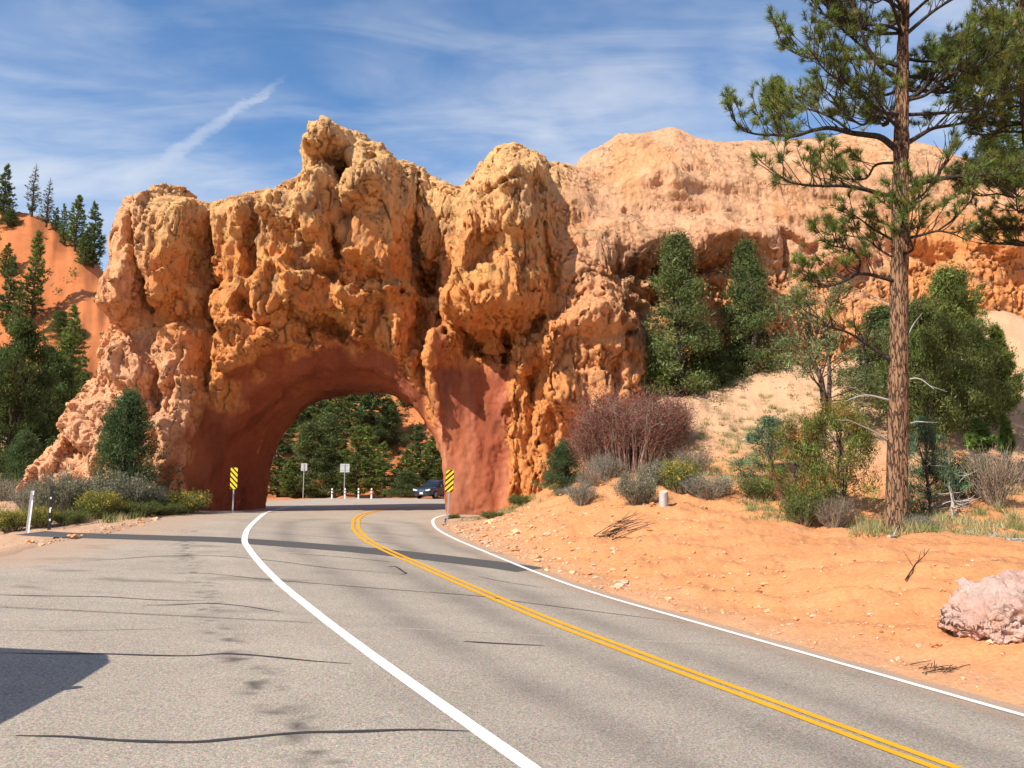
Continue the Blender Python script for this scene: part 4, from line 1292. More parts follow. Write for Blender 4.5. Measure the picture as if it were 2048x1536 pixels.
VAR['rabbit'] = (shrub_mesh(301, 0.9, 0.7, 80, ((0.14, 0.16, 0.045), (0.19, 0.20, 0.06)), 20, 0.030, tip=(0.55, 0.42, 0.06)), 0.9, 0.68, SC)
VAR['red'] = (shrub_mesh(302, 3.2, 2.0, 190, ((0.22, 0.065, 0.055), (0.26, 0.085, 0.065), (0.17, 0.075, 0.068), (0.17, 0.14, 0.075)), 14, 0.045, twig=(0.27, 0.20, 0.185), fill=0.7, fork=7, foot=0.55), 3.2, 1.95, SC)
VAR['twiggy'] = (shrub_mesh(303, 1.2, 0.9, 110, ((0.13, 0.10, 0.075), (0.17, 0.13, 0.09)), 5, 0.03, twig=(0.20, 0.165, 0.14), fill=0.4, fork=5), 1.2, 0.85, SC)
VAR['greybrush'] = (shrub_mesh(304, 0.9, 0.8, 100, ((0.17, 0.165, 0.13), (0.21, 0.20, 0.15)), 8, 0.026, twig=(0.22, 0.20, 0.18), fill=0.5, fork=5), 0.9, 0.75, SC)
VAR['greenbush'] = (shrub_mesh(305, 1.0, 0.9, 80, ((0.085, 0.115, 0.030), (0.12, 0.14, 0.045)), 20, 0.034, tip=(0.16, 0.17, 0.05)), 1.0, 0.85, SC)

# --- the hill at far left
G_HILL = 'conifers on the far red hill'
for (k, lb, x, y, D, hp, wp) in [
    ('pine3', 'dark conifer cut by the left picture edge on the red hill crest', 2, 476, 100, 116, 46),
    ('snag', 'half-dead conifer with bare grey forked top on the red hill crest', 60, 474, 100, 114, 40),
    ('snag', 'thin grey-green conifer just right of the bare-topped one on the hill', 90, 482, 99, 106, 38),
    ('pine1', 'slim conifer left of the tallest in the clump on the hill shoulder', 124, 514, 98, 86, 26),
    ('pine0', 'tallest green conifer of the clump on the hill shoulder', 148, 520, 97, 118, 52),
    ('pine3', 'dark conifer nearest the rock in the clump on the hill shoulder', 183, 572, 96, 140, 52),
    ('pine1', 'low conifer in front of the clump on the hill shoulder', 166, 566, 95, 80, 44),
    ('pine0', 'tall slim conifer standing alone on the red slope', 62, 660, 88, 190, 56),
    ('pine3', 'dark conifer at the left edge, lower on the red slope', 10, 700, 86, 160, 52),
    ('pine1', 'conifer between the lone slim tree and the left edge', 34, 690, 84, 130, 44),
    ('pine2', 'bright green conifer below the bare slope beside the rock', 142, 760, 80, 180, 70),
    ('pine0', 'dark green conifer touching the left buttress of rock', 178, 740, 78, 160, 54),
    ('pine1', 'small conifer at the foot of the bare red slope', 100, 740, 78, 120, 56),
    ('jun2', 'small round juniper on the bare red slope near the crest', 18, 470, 98, 40, 40),
    ('pine3', 'dark conifer low on the slope, between the lone slim tree and the rock', 96, 800, 74, 150, 66),
    ('pine0', 'conifer hugging the rock half way down the left buttress', 160, 830, 70, 150, 60),
    ('pine2', 'green conifer below the lone slim tree', 58, 800, 75, 150, 70),
    ('pine1', 'conifer at the left picture edge half way up the slope', 6, 590, 92, 70, 40),
    ('jun1', 'rounded dark bush-like tree in the hollow of the slope', 118, 690, 84, 60, 60),
    ('pine3', 'small conifer on the crest between the half-dead trees and the clump', 108, 486, 99, 50, 24),
]:
    place(k, 'juniper_tree' if k.startswith('jun') else 'conifer_tree', lb, 'tree', x, y, D, hp, wp, group=G_HILL)
# --- the dark stand at the left edge, nearer
G_LEFT = 'dark trees at the left edge of the picture'
for (k, lb, x, y, D, hp, wp) in [
    ('broad', 'large dark green tree at the left edge beside the buttress', 20, 1008, 46, 350, 190),
    ('broad', 'dark tree behind the large one at the left edge', 85, 960, 56, 270, 150),
    ('pine2', 'green pine rising behind the dark trees left of the rock', 120, 900, 64, 230, 120),
    ('dark', 'dense low juniper under the trees at the left edge', 40, 1005, 43, 130, 110),
    ('pine1', 'dark pine at the left edge above the large dark tree', 0, 800, 70, 170, 110),
]:
    place(k, 'conifer_tree' if k.startswith('pine') else 'juniper_tree', lb, 'tree', x, y, D, hp, wp, group=G_LEFT)
# --- the wood seen through the tunnel
G_TUN = 'trees seen through the tunnel'
for (k, lb, x, y, D, hp, wp) in [
    ('pine3', 'dark tree at the far left of the tunnel view', 556, 1000, 80, 120, 80),
    ('jun0', 'grey-green juniper behind the smaller sign back in the tunnel', 612, 1000, 79, 150, 90),
    ('pine1', 'tall dark pine left of centre in the tunnel view', 640, 985, 92, 185, 100),
    ('jun1', 'broad juniper between the two sign backs in the tunnel', 652, 1000, 80, 170, 90),
    ('pine0', 'pointed green pine right of the larger sign back in the tunnel', 712, 1000, 79, 145, 85),
    ('pine2', 'bright green pine above the row of marker posts', 768, 1000, 79, 118, 80),
    ('pine3', 'dark tall pine in the middle distance under the tunnel crown', 742, 960, 100, 190, 110),
    ('pine1', 'dark pine at the tunnel crown, left of centre', 690, 950, 104, 170, 110),
    ('pine2', 'yellow-green pine above the car bonnet in the tunnel', 808, 1000, 80, 100, 74),
    ('jun2', 'low grey-green juniper just left of the car', 812, 998, 77.5, 60, 70),
    ('pine0', 'pine right behind the car in the tunnel', 862, 996, 82, 130, 80),
    ('pine3', 'dark pine at the far right of the tunnel view', 892, 960, 92, 140, 90),
    ('pine1', 'dark pine low on the far slope, right under the crown', 812, 880, 112, 110, 80),
    ('jun2', 'juniper left of the bare orange patch in the tunnel view', 775, 940, 100, 90, 70),
    ('pine0', 'small pine at the left foot of the tunnel view', 580, 1002, 77.5, 85, 66),
    ('pine3', 'dark pine high on the far slope left under the crown', 596, 930, 108, 130, 90),
    ('pine2', 'pine half hidden behind the larger sign back', 684, 1001, 80, 110, 70),
    ('pine1', 'pine filling the far left of the tunnel view, behind the small pine', 560, 975, 90, 130, 90),
    ('pine0', 'pine on the far slope above the left tunnel wall', 575, 900, 112, 120, 90),
    ('pine3', 'dark pine on the far slope behind the grey-green juniper', 625, 900, 114, 130, 96),
    ('pine2', 'pine on the far slope, centre of the tunnel crown', 715, 880, 118, 130, 100),
    ('pine0', 'pine on the far slope right of the tunnel crown', 775, 870, 118, 120, 96),
    ('pine1', 'pine on the far slope just left of the right tunnel wall', 850, 900, 112, 130, 84),
    ('pine3', 'dark pine behind the car on the lower far slope', 840, 975, 90, 110, 76),
    ('pine2', 'green pine between the broad juniper and the marker posts', 735, 985, 88, 120, 80),
]:
    place(k, 'juniper_tree' if k.startswith('jun') else 'conifer_tree', lb, 'tree', x, y, D, hp, wp, group=G_TUN)
# --- beside the road, left
place('dark', 'juniper_tree', 'dense cone-shaped dark juniper against the left foot of the rock', 'tree', 248, 1008, 31.6, 236, 160)
for (k, nm, lb, x, y, D, hp, wp) in [
    ('sage', 'sagebrush', 'grey sagebrush in front of the cone-shaped juniper', 250, 1030, 30.2, 72, 110),
    ('sage', 'sagebrush', 'grey sagebrush between the black post and the juniper', 165, 1030, 30.0, 66, 100),
    ('sage', 'sagebrush', 'pale sagebrush right behind the black post', 110, 1040, 29.0, 80, 90),
    ('greybrush', 'grey_bush', 'twiggy grey bush at the foot of the buttress, left of the black post', 70, 1022, 31.5, 60, 90),
    ('greybrush', 'grey_bush', 'twiggy grey bush under the juniper, towards the tunnel', 296, 1022, 31.0, 56, 76),
    ('rabbit', 'rabbitbrush', 'yellow-flowered bush in front of the sagebrush, left of the juniper', 200, 1050, 28.4, 54, 86),
    ('rabbit', 'rabbitbrush', 'yellow-green bush beside the red tunnel lining', 372, 1022, 31.8, 46, 92),
    ('rabbit', 'rabbitbrush', 'yellow-tipped bush right of the white post', 78, 1064, 26.6, 40, 60),
    ('rabbit', 'rabbitbrush', 'yellow-tipped bush left of the white post at the picture edge', 22, 1066, 26.4, 42, 80),
    ('greenbush', 'green_bush', 'low green bush along the asphalt between the yellow bushes', 270, 1044, 29.2, 30, 90),
    ('greenbush', 'green_bush', 'low green bush at the asphalt edge right of the black post', 140, 1058, 27.2, 26, 70),
    ('greybrush', 'grey_bush', 'pale grey bush far left below the dark trees', 10, 1022, 38.0, 50, 70),
    ('greenbush', 'green_bush', 'low green bush at the asphalt edge below the juniper', 330, 1034, 30.4, 26, 70),
]:
    place(k, nm, lb, 'bush', x, y, D, hp, wp, group='bushes left of the road')

# --- the slope right of the tunnel
place('jun0', 'juniper_tree', 'tall pointed juniper against the cliff, left of the two', 'tree', 1362, 806, 36.6, 345, 148)
place('jun1', 'juniper_tree', 'tall pointed juniper against the cliff, right of the two', 'tree', 1502, 745, 38.4, 298, 128)
place('young', 'pine_tree', 'young bright green pine at the left foot of the taller juniper', 'tree', 1312, 806, 36.2, 112, 70)
place('jun2', 'juniper_tree', 'low juniper clump between the two tall ones against the cliff', 'tree', 1425, 772, 37.6, 120, 90)
place('sparse', 'juniper_tree', 'open thin-crowned tree with dark trunk left of the tall ponderosa', 'tree', 1642, 832, 29.5, 340, 230)
place('pinyon', 'pinyon_pine', 'bright pinyon with open crown above the green thicket right of the ponderosa', 'tree', 1910, 760, 34.5, 270, 190)
place('round', 'juniper_tree', 'broad green juniper right of the ponderosa trunk', 'tree', 1850, 872, 30.0, 280, 220)
place('round', 'juniper_tree', 'broad green juniper further right behind the young pine', 'tree', 1945, 850, 32.0, 220, 190)
place('jun2', 'juniper_tree', 'juniper half hidden behind the ponderosa trunk', 'tree', 1770, 800, 34.0, 200, 150)
place('young', 'pine_tree', 'young pine at the right picture edge, slender with bare lower stem', 'tree', 2000, 748, 33.0, 195, 78)
place('sapling', 'pine_sapling', 'small pine sapling alone on the bare soil at right', 'tree', 1962, 908, 27.5, 88, 58)
place('sapling', 'pine_sapling', 'slim thin sapling near the right edge beside the young pine', 'tree', 2014, 905, 27.0, 110, 34)
place('blue', 'juniper_bush', 'bluish juniper bush on the slope left of the autumn thicket', 'bush', 1545, 945, 26.8, 128, 160)
place('blue', 'juniper_bush', 'bluish-green juniper right beside the ponderosa trunk', 'bush', 1862, 1066, 22.4, 195, 125)
place('oak', 'autumn_shrub', 'tall thicket of green and rusty leaves left of the ponderosa trunk', 'bush', 1690, 1066, 22.0, 236, 190)
place('oak', 'autumn_shrub', 'green and rusty shrub at the left of the ponderosa thicket', 'bush', 1612, 1052, 23.0, 190, 150, rz=2.0)
place('red', 'red_shrub', 'large purple-red half-leafless shrub on the talus beside the cliff', 'bush', 1258, 945, 30.6, 150, 200)
place('red', 'red_shrub', 'purple-red shrub at the lower left of the large one', 'bush', 1204, 962, 31.0, 105, 130, rz=1.0)
place('red', 'red_shrub', 'small purple-red shrub at the right of the large one', 'bush', 1332, 905, 31.6, 95, 100, rz=2.4)
place('dark', 'juniper_bush', 'small dark juniper bush at the left of the red shrubs', 'bush', 1128, 900, 31.5, 92, 96)
place('red', 'red_shrub', 'small bright red shrub poking out of the autumn thicket', 'bush', 1580, 925, 24.0, 62, 56, rz=0.4)
for (k, nm, lb, x, y, D, hp, wp) in [
    ('sage', 'sagebrush', 'grey sagebrush left of the wooden stump', 1270, 1022, 25.2, 58, 90),
    ('sage', 'sagebrush', 'grey-green sagebrush behind the wooden stump', 1312, 1005, 26.5, 52, 76),
    ('rabbit', 'rabbitbrush', 'pale yellow-green bush right behind the wooden stump', 1362, 1008, 26.0, 66, 78),
    ('greybrush', 'grey_bush', 'dry grey brush right of the stump', 1420, 1014, 25.4, 48, 110),
    ('twiggy', 'dry_bush', 'brown twiggy bush above the stump', 1388, 978, 28.0, 56, 84),
    ('greybrush', 'grey_bush', 'blue-grey brush below the red shrubs', 1212, 972, 29.5, 50, 70),
    ('greybrush', 'grey_bush', 'grey brush on the bank edge left of the sagebrush', 1162, 1010, 26.8, 44, 66),
    ('twiggy', 'dry_bush', 'dry twigs at the foot of the red shrubs', 1180, 978, 29.0, 40, 60),
    ('greenbush', 'green_bush', 'low green bush on the bank left of the thicket', 1520, 1012, 25.0, 40, 80),
    ('greenbush', 'green_bush', 'green bush in front of the autumn thicket', 1606, 1052, 21.8, 62, 76),
    ('twiggy', 'dry_bush', 'dark dry bush at the foot of the autumn thicket', 1668, 1068, 21.4, 62, 90),
    ('twiggy', 'dry_bush', 'dark brown twiggy bush at the right picture edge', 1995, 1056, 22.6, 110, 120),
    ('greenbush', 'green_bush', 'low olive bush behind the dead grey tree', 1930, 1052, 23.4, 80, 90),
    ('greybrush', 'grey_bush', 'grey dry brush at the foot of the ponderosa', 1830, 1076, 20.8, 34, 84),
    ('sage', 'sagebrush', 'small sagebrush at the foot of the tunnel wall, right of the sign', 1128, 1014, 30.0, 20, 40),
    ('greenbush', 'green_bush', 'small green tuft beside the right tunnel sign', 906, 1046, 34.0, 10, 26),
    ('greenbush', 'green_bush', 'green plants on the bank by the red tunnel wall', 1042, 1000, 33.0, 22, 50),
    ('greenbush', 'green_bush', 'low green plants lower down the bank by the tunnel wall', 985, 1040, 32.0, 14, 50),
]:
    place(k, nm, lb, 'bush', x, y, D, hp, wp, group='bushes right of the road')


# ------------------------------------------------------------------ the tall ponderosa and its neighbour
def ponderosa(name, label, trunk_px, D, limbs, rad, extra, seed, green, cone=1.0, dead=()):
    rng = np.random.default_rng(seed)
    tp = np.array([at(x, y, D) for x, y in trunk_px])
    tp[0, 2] = ground(tp[0, 0], tp[0, 1]) - 0.15
    root = thing(name, label, 'tree', (tp[0, 0], tp[0, 1], tp[0, 2] + 0.15))
    org = np.array([tp[0, 0], tp[0, 1], tp[0, 2] + 0.15])
    T = resample(tp, 0.10)
    s = np.linspace(0, 1, len(T))
    R = np.interp(T[:, 2], rad[:, 0], rad[:, 1])
    R = R * (1 + 0.5 * np.exp(-(T[:, 2] - T[0, 2]) / 0.28))
    tr = MB()
    ring = tr.tube(T, R, 40)
    Vt = ring.reshape(-1, 3)
    Cc = np.repeat(T, 40, 0)
    n = Vt - Cc; n /= np.linalg.norm(n, axis=1)[:, None]
    th = np.arctan2(n[:, 1], n[:, 0])
    q = np.stack([np.cos(th) * 2.6, np.sin(th) * 2.6, Vt[:, 2] * 0.75], -1)
    cv, ce = cells(q[:, 0] * 1.1 + 0.3 * perlin(q[:, 0], q[:, 1], q[:, 2] * 2, 5), q[:, 1] * 1.1, q[:, 2] * 1.3, 9)
    Vt = Vt + n * (0.035 * sst(0.0, 0.22, ce) - 0.02 + 0.03 * cv)[:, None]
    tr.V[0] = Vt
    trunk = tr.build('trunk', M['pine_bark'], root, loc=None)
    trunk.data.transform(__import__('mathutils').Matrix.Translation(-Vector(org)))
    wood = MB(); leaf = MB(); deads = []
    tips, dirs = [], []
    def grow(P, r0, fol):
        """a limb along P with side shoots and tufts; fol is how leafy it is"""
        P = resample(P, 0.12)
        m = len(P); L = m * 0.12
        wood.tube(P, np.linspace(r0, 0.012, m), 7, cap=False)
        i = int(m * rng.uniform(0.18, 0.3))
        while i < m - 1:
            f = i / m
            tg = P[min(i + 1, m - 1)] - P[i]; tg /= np.linalg.norm(tg) + 1e-9
            sd = np.cross(tg, [0, 0, 1.0]); sd /= np.linalg.norm(sd) + 1e-9
            sg = rng.choice([-1, 1])
            d = tg * rng.uniform(0.3, 0.9) + sd * sg * rng.uniform(0.1, 0.9) + np.array([0, 0, rng.uniform(0.1, 1.0)])
            d /= np.linalg.norm(d)
            l = (0.35 + 0.9 * (1 - abs(f - 0.6)) * min(1.0, L / 3)) * rng.uniform(0.5, 1.2)
            e = P[i] + d * l + np.array([0, 0, 0.12 * l])
            B = bent(rng, P[i], e, 5, 0.07, 0.05)
            wood.tube(B, np.linspace(0.016, 0.007, 5), 4, cap=False)
            if rng.random() < fol:
                k = rng.integers(2, 5)
                tips.append(e[None]); dirs.append(d[None])
                for u in rng.uniform(0.45, 0.97, k):
                    c = np.array([np.interp(u, np.linspace(0, 1, 5), B[:, j]) for j in range(3)])
                    d2 = d * 0.6 + rnd_dirs(rng, 1)[0] * 0.8 + np.array([0, 0, 0.45]); d2 /= np.linalg.norm(d2)
                    e2 = c + d2 * rng.uniform(0.12, 0.34)
                    wood.tube(np.array([c, e2]), [0.007, 0.005], 3, cap=False)
                    tips.append(e2[None]); dirs.append(d2[None])
            i += max(1, int(rng.uniform(0.8, 1.75)))
        tips.append(P[-1:]); dirs.append(((P[-1] - P[-3]) / np.linalg.norm(P[-1] - P[-3]))[None])
    for (pts, depth, r0, fol) in limbs:
        k = len(pts)
        P = np.array([at(x, y, D + depth * (i / (k - 1)) ** 1.2) for i, (x, y) in enumerate(pts)])
        grow(P, r0, fol)
    for (z0, az, L, rise, r0, fol) in extra(rng):
        p0 = np.array([np.interp(z0, T[:, 2], T[:, j]) for j in range(3)])
        d = np.array([math.cos(az), math.sin(az), 0])
        P = np.array([p0 + d * L * u + np.array([0, 0, rise * L * (0.25 * u + 0.75 * u ** 2)]) for u in (0, 0.25, 0.5, 0.75, 1.0)])
        P[1:] += rng.normal(0, 0.07 * L ** 0.5, (4, 3))
        grow(P, r0, fol)
    for (pts, depth, r0) in dead:
        k = len(pts)
        P = resample(np.array([at(x, y, D + depth * i / (k - 1)) for i, (x, y) in enumerate(pts)]), 0.12)
        deadm = MB(); deads.append(deadm)
        deadm.tube(P, np.linspace(r0, 0.008, len(P)), 6)
        for i in range(2, len(P) - 1, 3):
            e = P[i] + (P[min(i + 1, len(P) - 1)] - P[i - 1]) * 1.2 + rng.normal(0, 0.14, 3)
            deadm.tube(np.array([P[i], e]), [0.010, 0.004], 4, cap=False)
    tips = np.vstack(tips); dirs = np.vstack(dirs)
    cols = jit(rng, green, len(tips), 0.22, 0.07)
    # some tufts are older, yellower
    m = rng.random(len(tips)) < 0.14; cols[m] = jit(rng, (0.13, 0.13, 0.038), int(m.sum()), 0.2)
    needle_tufts(leaf, rng, tips, dirs, 40, 0.22, 0.0080, cols)
    for mb, nm, mt, sm in ((wood, 'branches', M['limb'], True), (leaf, 'needles', M['needle'], False)) + tuple((q, 'dead_branch', M['deadwood'], True) for q in deads):
        if mb.V:
            for v in mb.V: v -= org
            mb.build(nm, mt, root, sm)
    return root


LIMBS = [
    ([(1800, 387), (1768, 390), (1735, 380), (1690, 372), (1640, 372), (1590, 367), (1552, 352)], -1.2, 0.075, 0.75),
    ([(1800, 305), (1764, 276), (1735, 270), (1704, 266), (1660, 256), (1622, 262), (1590, 272), (1552, 270), (1511, 268), (1482, 258), (1464, 232)], 0.8, 0.095, 0.9),
    ([(1704, 266), (1670, 240), (1630, 222), (1590, 215), (1545, 210)], 1.2, 0.04, 1.0),
    ([(1806, 165), (1773, 142), (1757, 127), (1735, 95), (1723, 63), (1710, 25), (1690, -20)], -0.8, 0.085, 0.9),
    ([(1800, 132), (1748, 117), (1716, 117), (1675, 120), (1622, 116), (1590, 106), (1552, 84)], 1.0, 0.07, 1.0),
    ([(1757, 127), (1715, 85), (1680, 55), (1640, 20), (1610, -15)], 0.6, 0.045, 1.0),
    ([(1798, 240), (1760, 200), (1735, 165), (1712, 150)], 0.4, 0.03, 0.25),
    ([(1800, 250), (1750, 230), (1725, 250), (1690, 225), (1660, 190), (1640, 170)], -0.7, 0.045, 0.8),
    ([(1804, 388), (1843, 367), (1875, 358), (1938, 351), (1995, 348), (2048, 345), (2100, 330)], -0.9, 0.085, 0.55),
    ([(1938, 351), (1975, 362), (2005, 378), (2040, 400)], -0.6, 0.035, 0.8),
    ([(1804, 293), (1843, 269), (1868, 256), (1906, 250), (1954, 240), (2000, 228)], 0.7, 0.075, 0.85),
    ([(1806, 205), (1843, 180), (1868, 145), (1897, 120), (1932, 88), (1954, 63), (1990, 45)], -0.5, 0.075, 0.9),
    ([(1810, 70), (1870, 20), (1930, -15), (1980, -40)], 0.5, 0.06, 1.0),
    ([(1843, 180), (1890, 185), (1940, 170), (1990, 150), (2030, 140)], 0.8, 0.045, 1.0),
    ([(1868, 256), (1900, 225), (1935, 200), (1965, 190)], 0.8, 0.035, 1.0),
    ([(1798, 565), (1748, 551), (1716, 548), (1694, 560), (1653, 574), (1618, 572)], -0.9, 0.06, 0.8),
    ([(1716, 548), (1720, 520), (1700, 500), (1668, 492), (1640, 480)], -0.6, 0.035, 1.0),
    ([(1796, 485), (1748, 459), (1723, 440), (1700, 425)], -0.5, 0.04, 0.55),
    ([(1796, 520), (1760, 500), (1735, 480), (1690, 470)], 0.4, 0.035, 1.0),
    ([(1794, 730), (1742, 693), (1707, 671), (1685, 661), (1659, 655), (1634, 646)], -0.5, 0.065, 0.12),
    ([(1802, 480), (1843, 470), (1875, 462), (1906, 468), (1932, 480)], -0.6, 0.05, 0.5),
    ([(1875, 462), (1905, 440), (1930, 415), (1950, 390)], -0.4, 0.03, 0.9),
    ([(1802, 430), (1830, 400), (1850, 385), (1890, 330), (1905, 300)], 0.4, 0.04, 0.45),
    ([(1796, 640), (1830, 620), (1850, 600)], -0.3, 0.03, 0.0),
]
DEAD = [
    ([(1776, 800), (1740, 791), (1715, 793), (1690, 803)], -0.4, 0.035),
    ([(1774, 880), (1745, 862), (1715, 848), (1692, 838)], -0.5, 0.03),
    ([(1810, 760), (1838, 757), (1868, 778)], -0.4, 0.022),
    ([(1810, 850), (1835, 843), (1855, 845)], -0.3, 0.018),
    ([(1808, 690), (1826, 650), (1842, 630)], -0.2, 0.02),
    ([(1778, 610), (1740, 590), (1700, 600)], 0.3, 0.015),
]
def extra_main(rng):
    out = []
    for k in range(9):
        z = rng.uniform(12.2, 14.5); out.append((z, rng.uniform(0, 6.283), rng.uniform(2.2, 4.2), rng.uniform(0.15, 0.55), 0.055, 0.95))
    for k in range(26):
        z = rng.uniform(14.5, 20.2); out.append((z, rng.uniform(0, 6.283), rng.uniform(1.2, 3.6) * (1.25 - (z - 14.5) / 7.5), rng.uniform(0.2, 0.6), 0.05, 1.0))
    for k in range(3):
        z = rng.uniform(8.8, 11.8); out.append((z, rng.choice([1.4, 1.7, 4.5, 4.9]) + rng.normal(0, 0.3), rng.uniform(1.5, 3.0), rng.uniform(0.05, 0.4), 0.045, 0.75))
    return out
ponderosa('ponderosa_pine', 'tall ponderosa pine with plated orange trunk in the right foreground', [(1791, 1070), (1795, 900), (1798, 640), (1801, 400), (1804, 200), (1808, 0), (1812, -200), (1814, -360)], 21.0, LIMBS,
          np.array([(1.2, 0.275), (4, 0.245), (7, 0.215), (10, 0.205), (13, 0.17), (16, 0.12), (20.5, 0.03)]), extra_main, 7, (0.078, 0.104, 0.032), dead=DEAD)
def extra_side(rng):
    out = []
    for k in range(52):
        z = rng.uniform(10.5, 19.5); out.append((z, rng.uniform(0, 6.283), rng.uniform(1.2, 2.6) * (1.3 - (z - 10) / 11), rng.uniform(0.0, 0.4), 0.045, 1.0))
    return out
ponderosa('ponderosa_pine', 'dense dark pine cut by the upper right picture edge', [(2105, 960), (2082, 600), (2062, 380), (2046, 180), (2042, 0), (2040, -160)], 25.0, [],
          np.array([(1.2, 0.22), (6, 0.18), (12, 0.14), (20, 0.03)]), extra_side, 17, (0.066, 0.090, 0.030))
# trees standing on the top of the cliff
G_TOP = 'trees on top of the cliff'
place('pinyon', 'pine_tree', 'bushy pine on the cliff top left of the ponderosa', 'tree', 1560, 302, 47.5, 160, 110, group=G_TOP, on=False)
place('pine1', 'pine_tree', 'dark pine on the cliff top at the right picture edge', 'tree', 2030, 385, 47.0, 230, 110, group=G_TOP, on=False)
place('jun2', 'juniper_tree', 'dark juniper on the cliff top between the two right-hand pines', 'tree', 1980, 372, 47.0, 110, 90, group=G_TOP, on=False)


# ------------------------------------------------------------------ small things of the roadside
def dead_tree():
    p = at(1908, 1062, 22.0); z = ground(p[0], p[1])
    t = thing('dead_tree', 'small bleached dead tree with bare curling branches right of the ponderosa', 'dead tree', (p[0], p[1], z))
    rng = np.random.default_rng(5)
    mb = MB(); br = MB()
    T = bent(rng, np.array([0, 0, -0.1]), np.array([0.02, 0, 1.75]), 10, 0.03)
    mb.tube(T, np.linspace(0.06, 0.012, 10), 8)
    for k in range(22):
        i = rng.integers(1, 9); a = rng.uniform(0, 6.283); l = rng.uniform(0.4, 1.1)
        e = T[i] + np.array([math.cos(a) * l, math.sin(a) * l, rng.uniform(-0.1, 0.45) * l])
        B = bent(rng, T[i], e, 7, 0.09, 0.12)
        br.tube(B, np.linspace(0.018, 0.004, 7), 5)
        for q in range(3):
            j = rng.integers(2, 6); br.tube(np.array([B[j], B[j] + rnd_dirs(rng, 1)[0] * 0.28]), [0.006, 0.002], 3, cap=False)
    mb.build('trunk', M['deadwood'], t); br.build('branches', M['deadwood'], t)
dead_tree()


def sticks(name, label, cat, pts, r, seed, many=0, spread=0.4, mat='deadwood'):
    """a fallen branch, or a heap of them, lying on the ground"""
    rng = np.random.default_rng(seed)
    W = np.array([at(x, y, D) for x, y, D in pts]); org = W[0].copy(); org[2] = ground(org[0], org[1])
    if many == 0:
        t = MB(); P = resample(W, 0.08); P[:, 2] = np.maximum(P[:, 2], terrain_z(P[:, 0], P[:, 1]) + r * 0.6)
        t.tube(P - org, np.linspace(r, r * 0.3, len(P)), 6)
        for i in range(3, len(P) - 2, max(2, len(P) // 5)):
            t.tube(np.array([P[i], P[i] + (P[i + 1] - P[i]) * 3 + rng.normal(0, 0.08, 3) + np.array([0, 0, 0.06])]) - org, [r * 0.5, r * 0.2], 4)
        o = t.build(name, M[mat], None, loc=org)
    else:
        t = MB()
        for k in range(many):
            c = W[0] + (W[-1] - W[0]) * rng.random() + np.append(rng.normal(0, spread, 2), 0)
            a = rng.normal(0.1, 0.5); l = rng.uniform(0.3, 1.1) * (0.3 if r < 0.01 else 1)
            e = c + np.array([math.cos(a) * l, math.sin(a) * l, 0])
            c[2] = ground(c[0], c[1]) + rng.uniform(0.2, 1) * 6 * r; e[2] = ground(e[0], e[1]) + rng.uniform(0.2, 1) * 8 * r
            t.tube(bent(rng, c, e, 5, 0.05) - org, np.linspace(r * rng.uniform(0.5, 1), 0.004, 5), 5)
        o = t.build(name, M[mat], None, loc=org)
    return tag(o, label, cat)
sticks('fallen_branch', 'thin stick poking up out of the orange bank below the ponderosa', 'stick', [(1811, 1160, 14.6), (1832, 1128, 15.0), (1848, 1112, 15.2), (1860, 1096, 15.4)], 0.016, 2, mat='limb')
sticks('brush_pile', 'heap of dry sticks at the right picture edge behind the boulder', 'sticks', [(1985, 1090, 19.6), (2060, 1092, 19.4)], 0.020, 3, 34, 0.25)
sticks('fallen_branch', 'short grey log lying at the foot of the ponderosa', 'log', [(1778, 1084, 19.6), (1795, 1076, 19.8), (1815, 1083, 19.6)], 0.05, 4)
sticks('exposed_roots', 'tangle of dark roots hanging out of the bank below the stump', 'roots', [(1205, 1066, 22.5), (1240, 1030, 23.6)], 0.018, 6, 26, 0.20, 'limb')
sticks('twig_litter', 'little heap of dark twigs on the shoulder left of the boulder', 'twigs', [tuple([1835, 1338]) + (hit(np.array([1835.0]), np.array([1338.0]), terrain_z)[0][1],), tuple([1885, 1346]) + (hit(np.array([1885.0]), np.array([1346.0]), terrain_z)[0][1],)], 0.008, 8, 18, 0.08, 'limb')
sticks('fallen_branch', 'pale broken branch sticking out of the red shrub', 'stick', [(1262, 925, 31.2), (1280, 918, 31.2), (1292, 935, 31.0)], 0.02, 9)
sticks('fallen_branch', 'pale dry branch in the grey brush right of the stump', 'stick', [(1400, 975, 27.2), (1412, 990, 26.9), (1432, 1002, 26.6)], 0.02, 10)


def stump():
    p = at(1328, 1032, 24.2); z = ground(p[0], p[1])
    t = thing('wooden_stump', 'short weathered wooden post stump on the edge of the bank', 'stump', (p[0], p[1], z))
    mb = MB(); n = 20
    a = np.arange(n) / n * 2 * math.pi
    rr = 0.135 * (1 + 0.07 * np.sin(a * 3 + 1) + 0.05 * np.sin(a * 7))
    V = []; hs = [-0.1, 0.0, 0.15, 0.30, 0.42]
    for k, hh in enumerate(hs):
        top = 0.05 * np.sin(a + 0.5) if k == 4 else 0
        V.append(np.column_stack([np.cos(a) * rr * (1.05 - 0.12 * k / 4), np.sin(a) * rr * (1.05 - 0.12 * k / 4), hh + top + 0 * a]))
    V = np.vstack(V); F = [[r * n + i, r * n + (i + 1) % n, (r + 1) * n + (i + 1) % n, (r + 1) * n + i] for r in range(4) for i in range(n)]
    mb.add(V, F); mb.build('post', M['deadwood'], t)
    tp = MB(); Vt = np.vstack([V[-n:] * [0.99, 0.99, 1] + [0, 0, 0.002], [[0, 0, 0.40]]])
    tp.add(Vt, [[i, (i + 1) % n, n] for i in range(n)]); tp.build('cut_top', simple_mat('sawn_wood', (0.45, 0.38, 0.29), 0.9, var=0.3, scale=20), t)
stump()


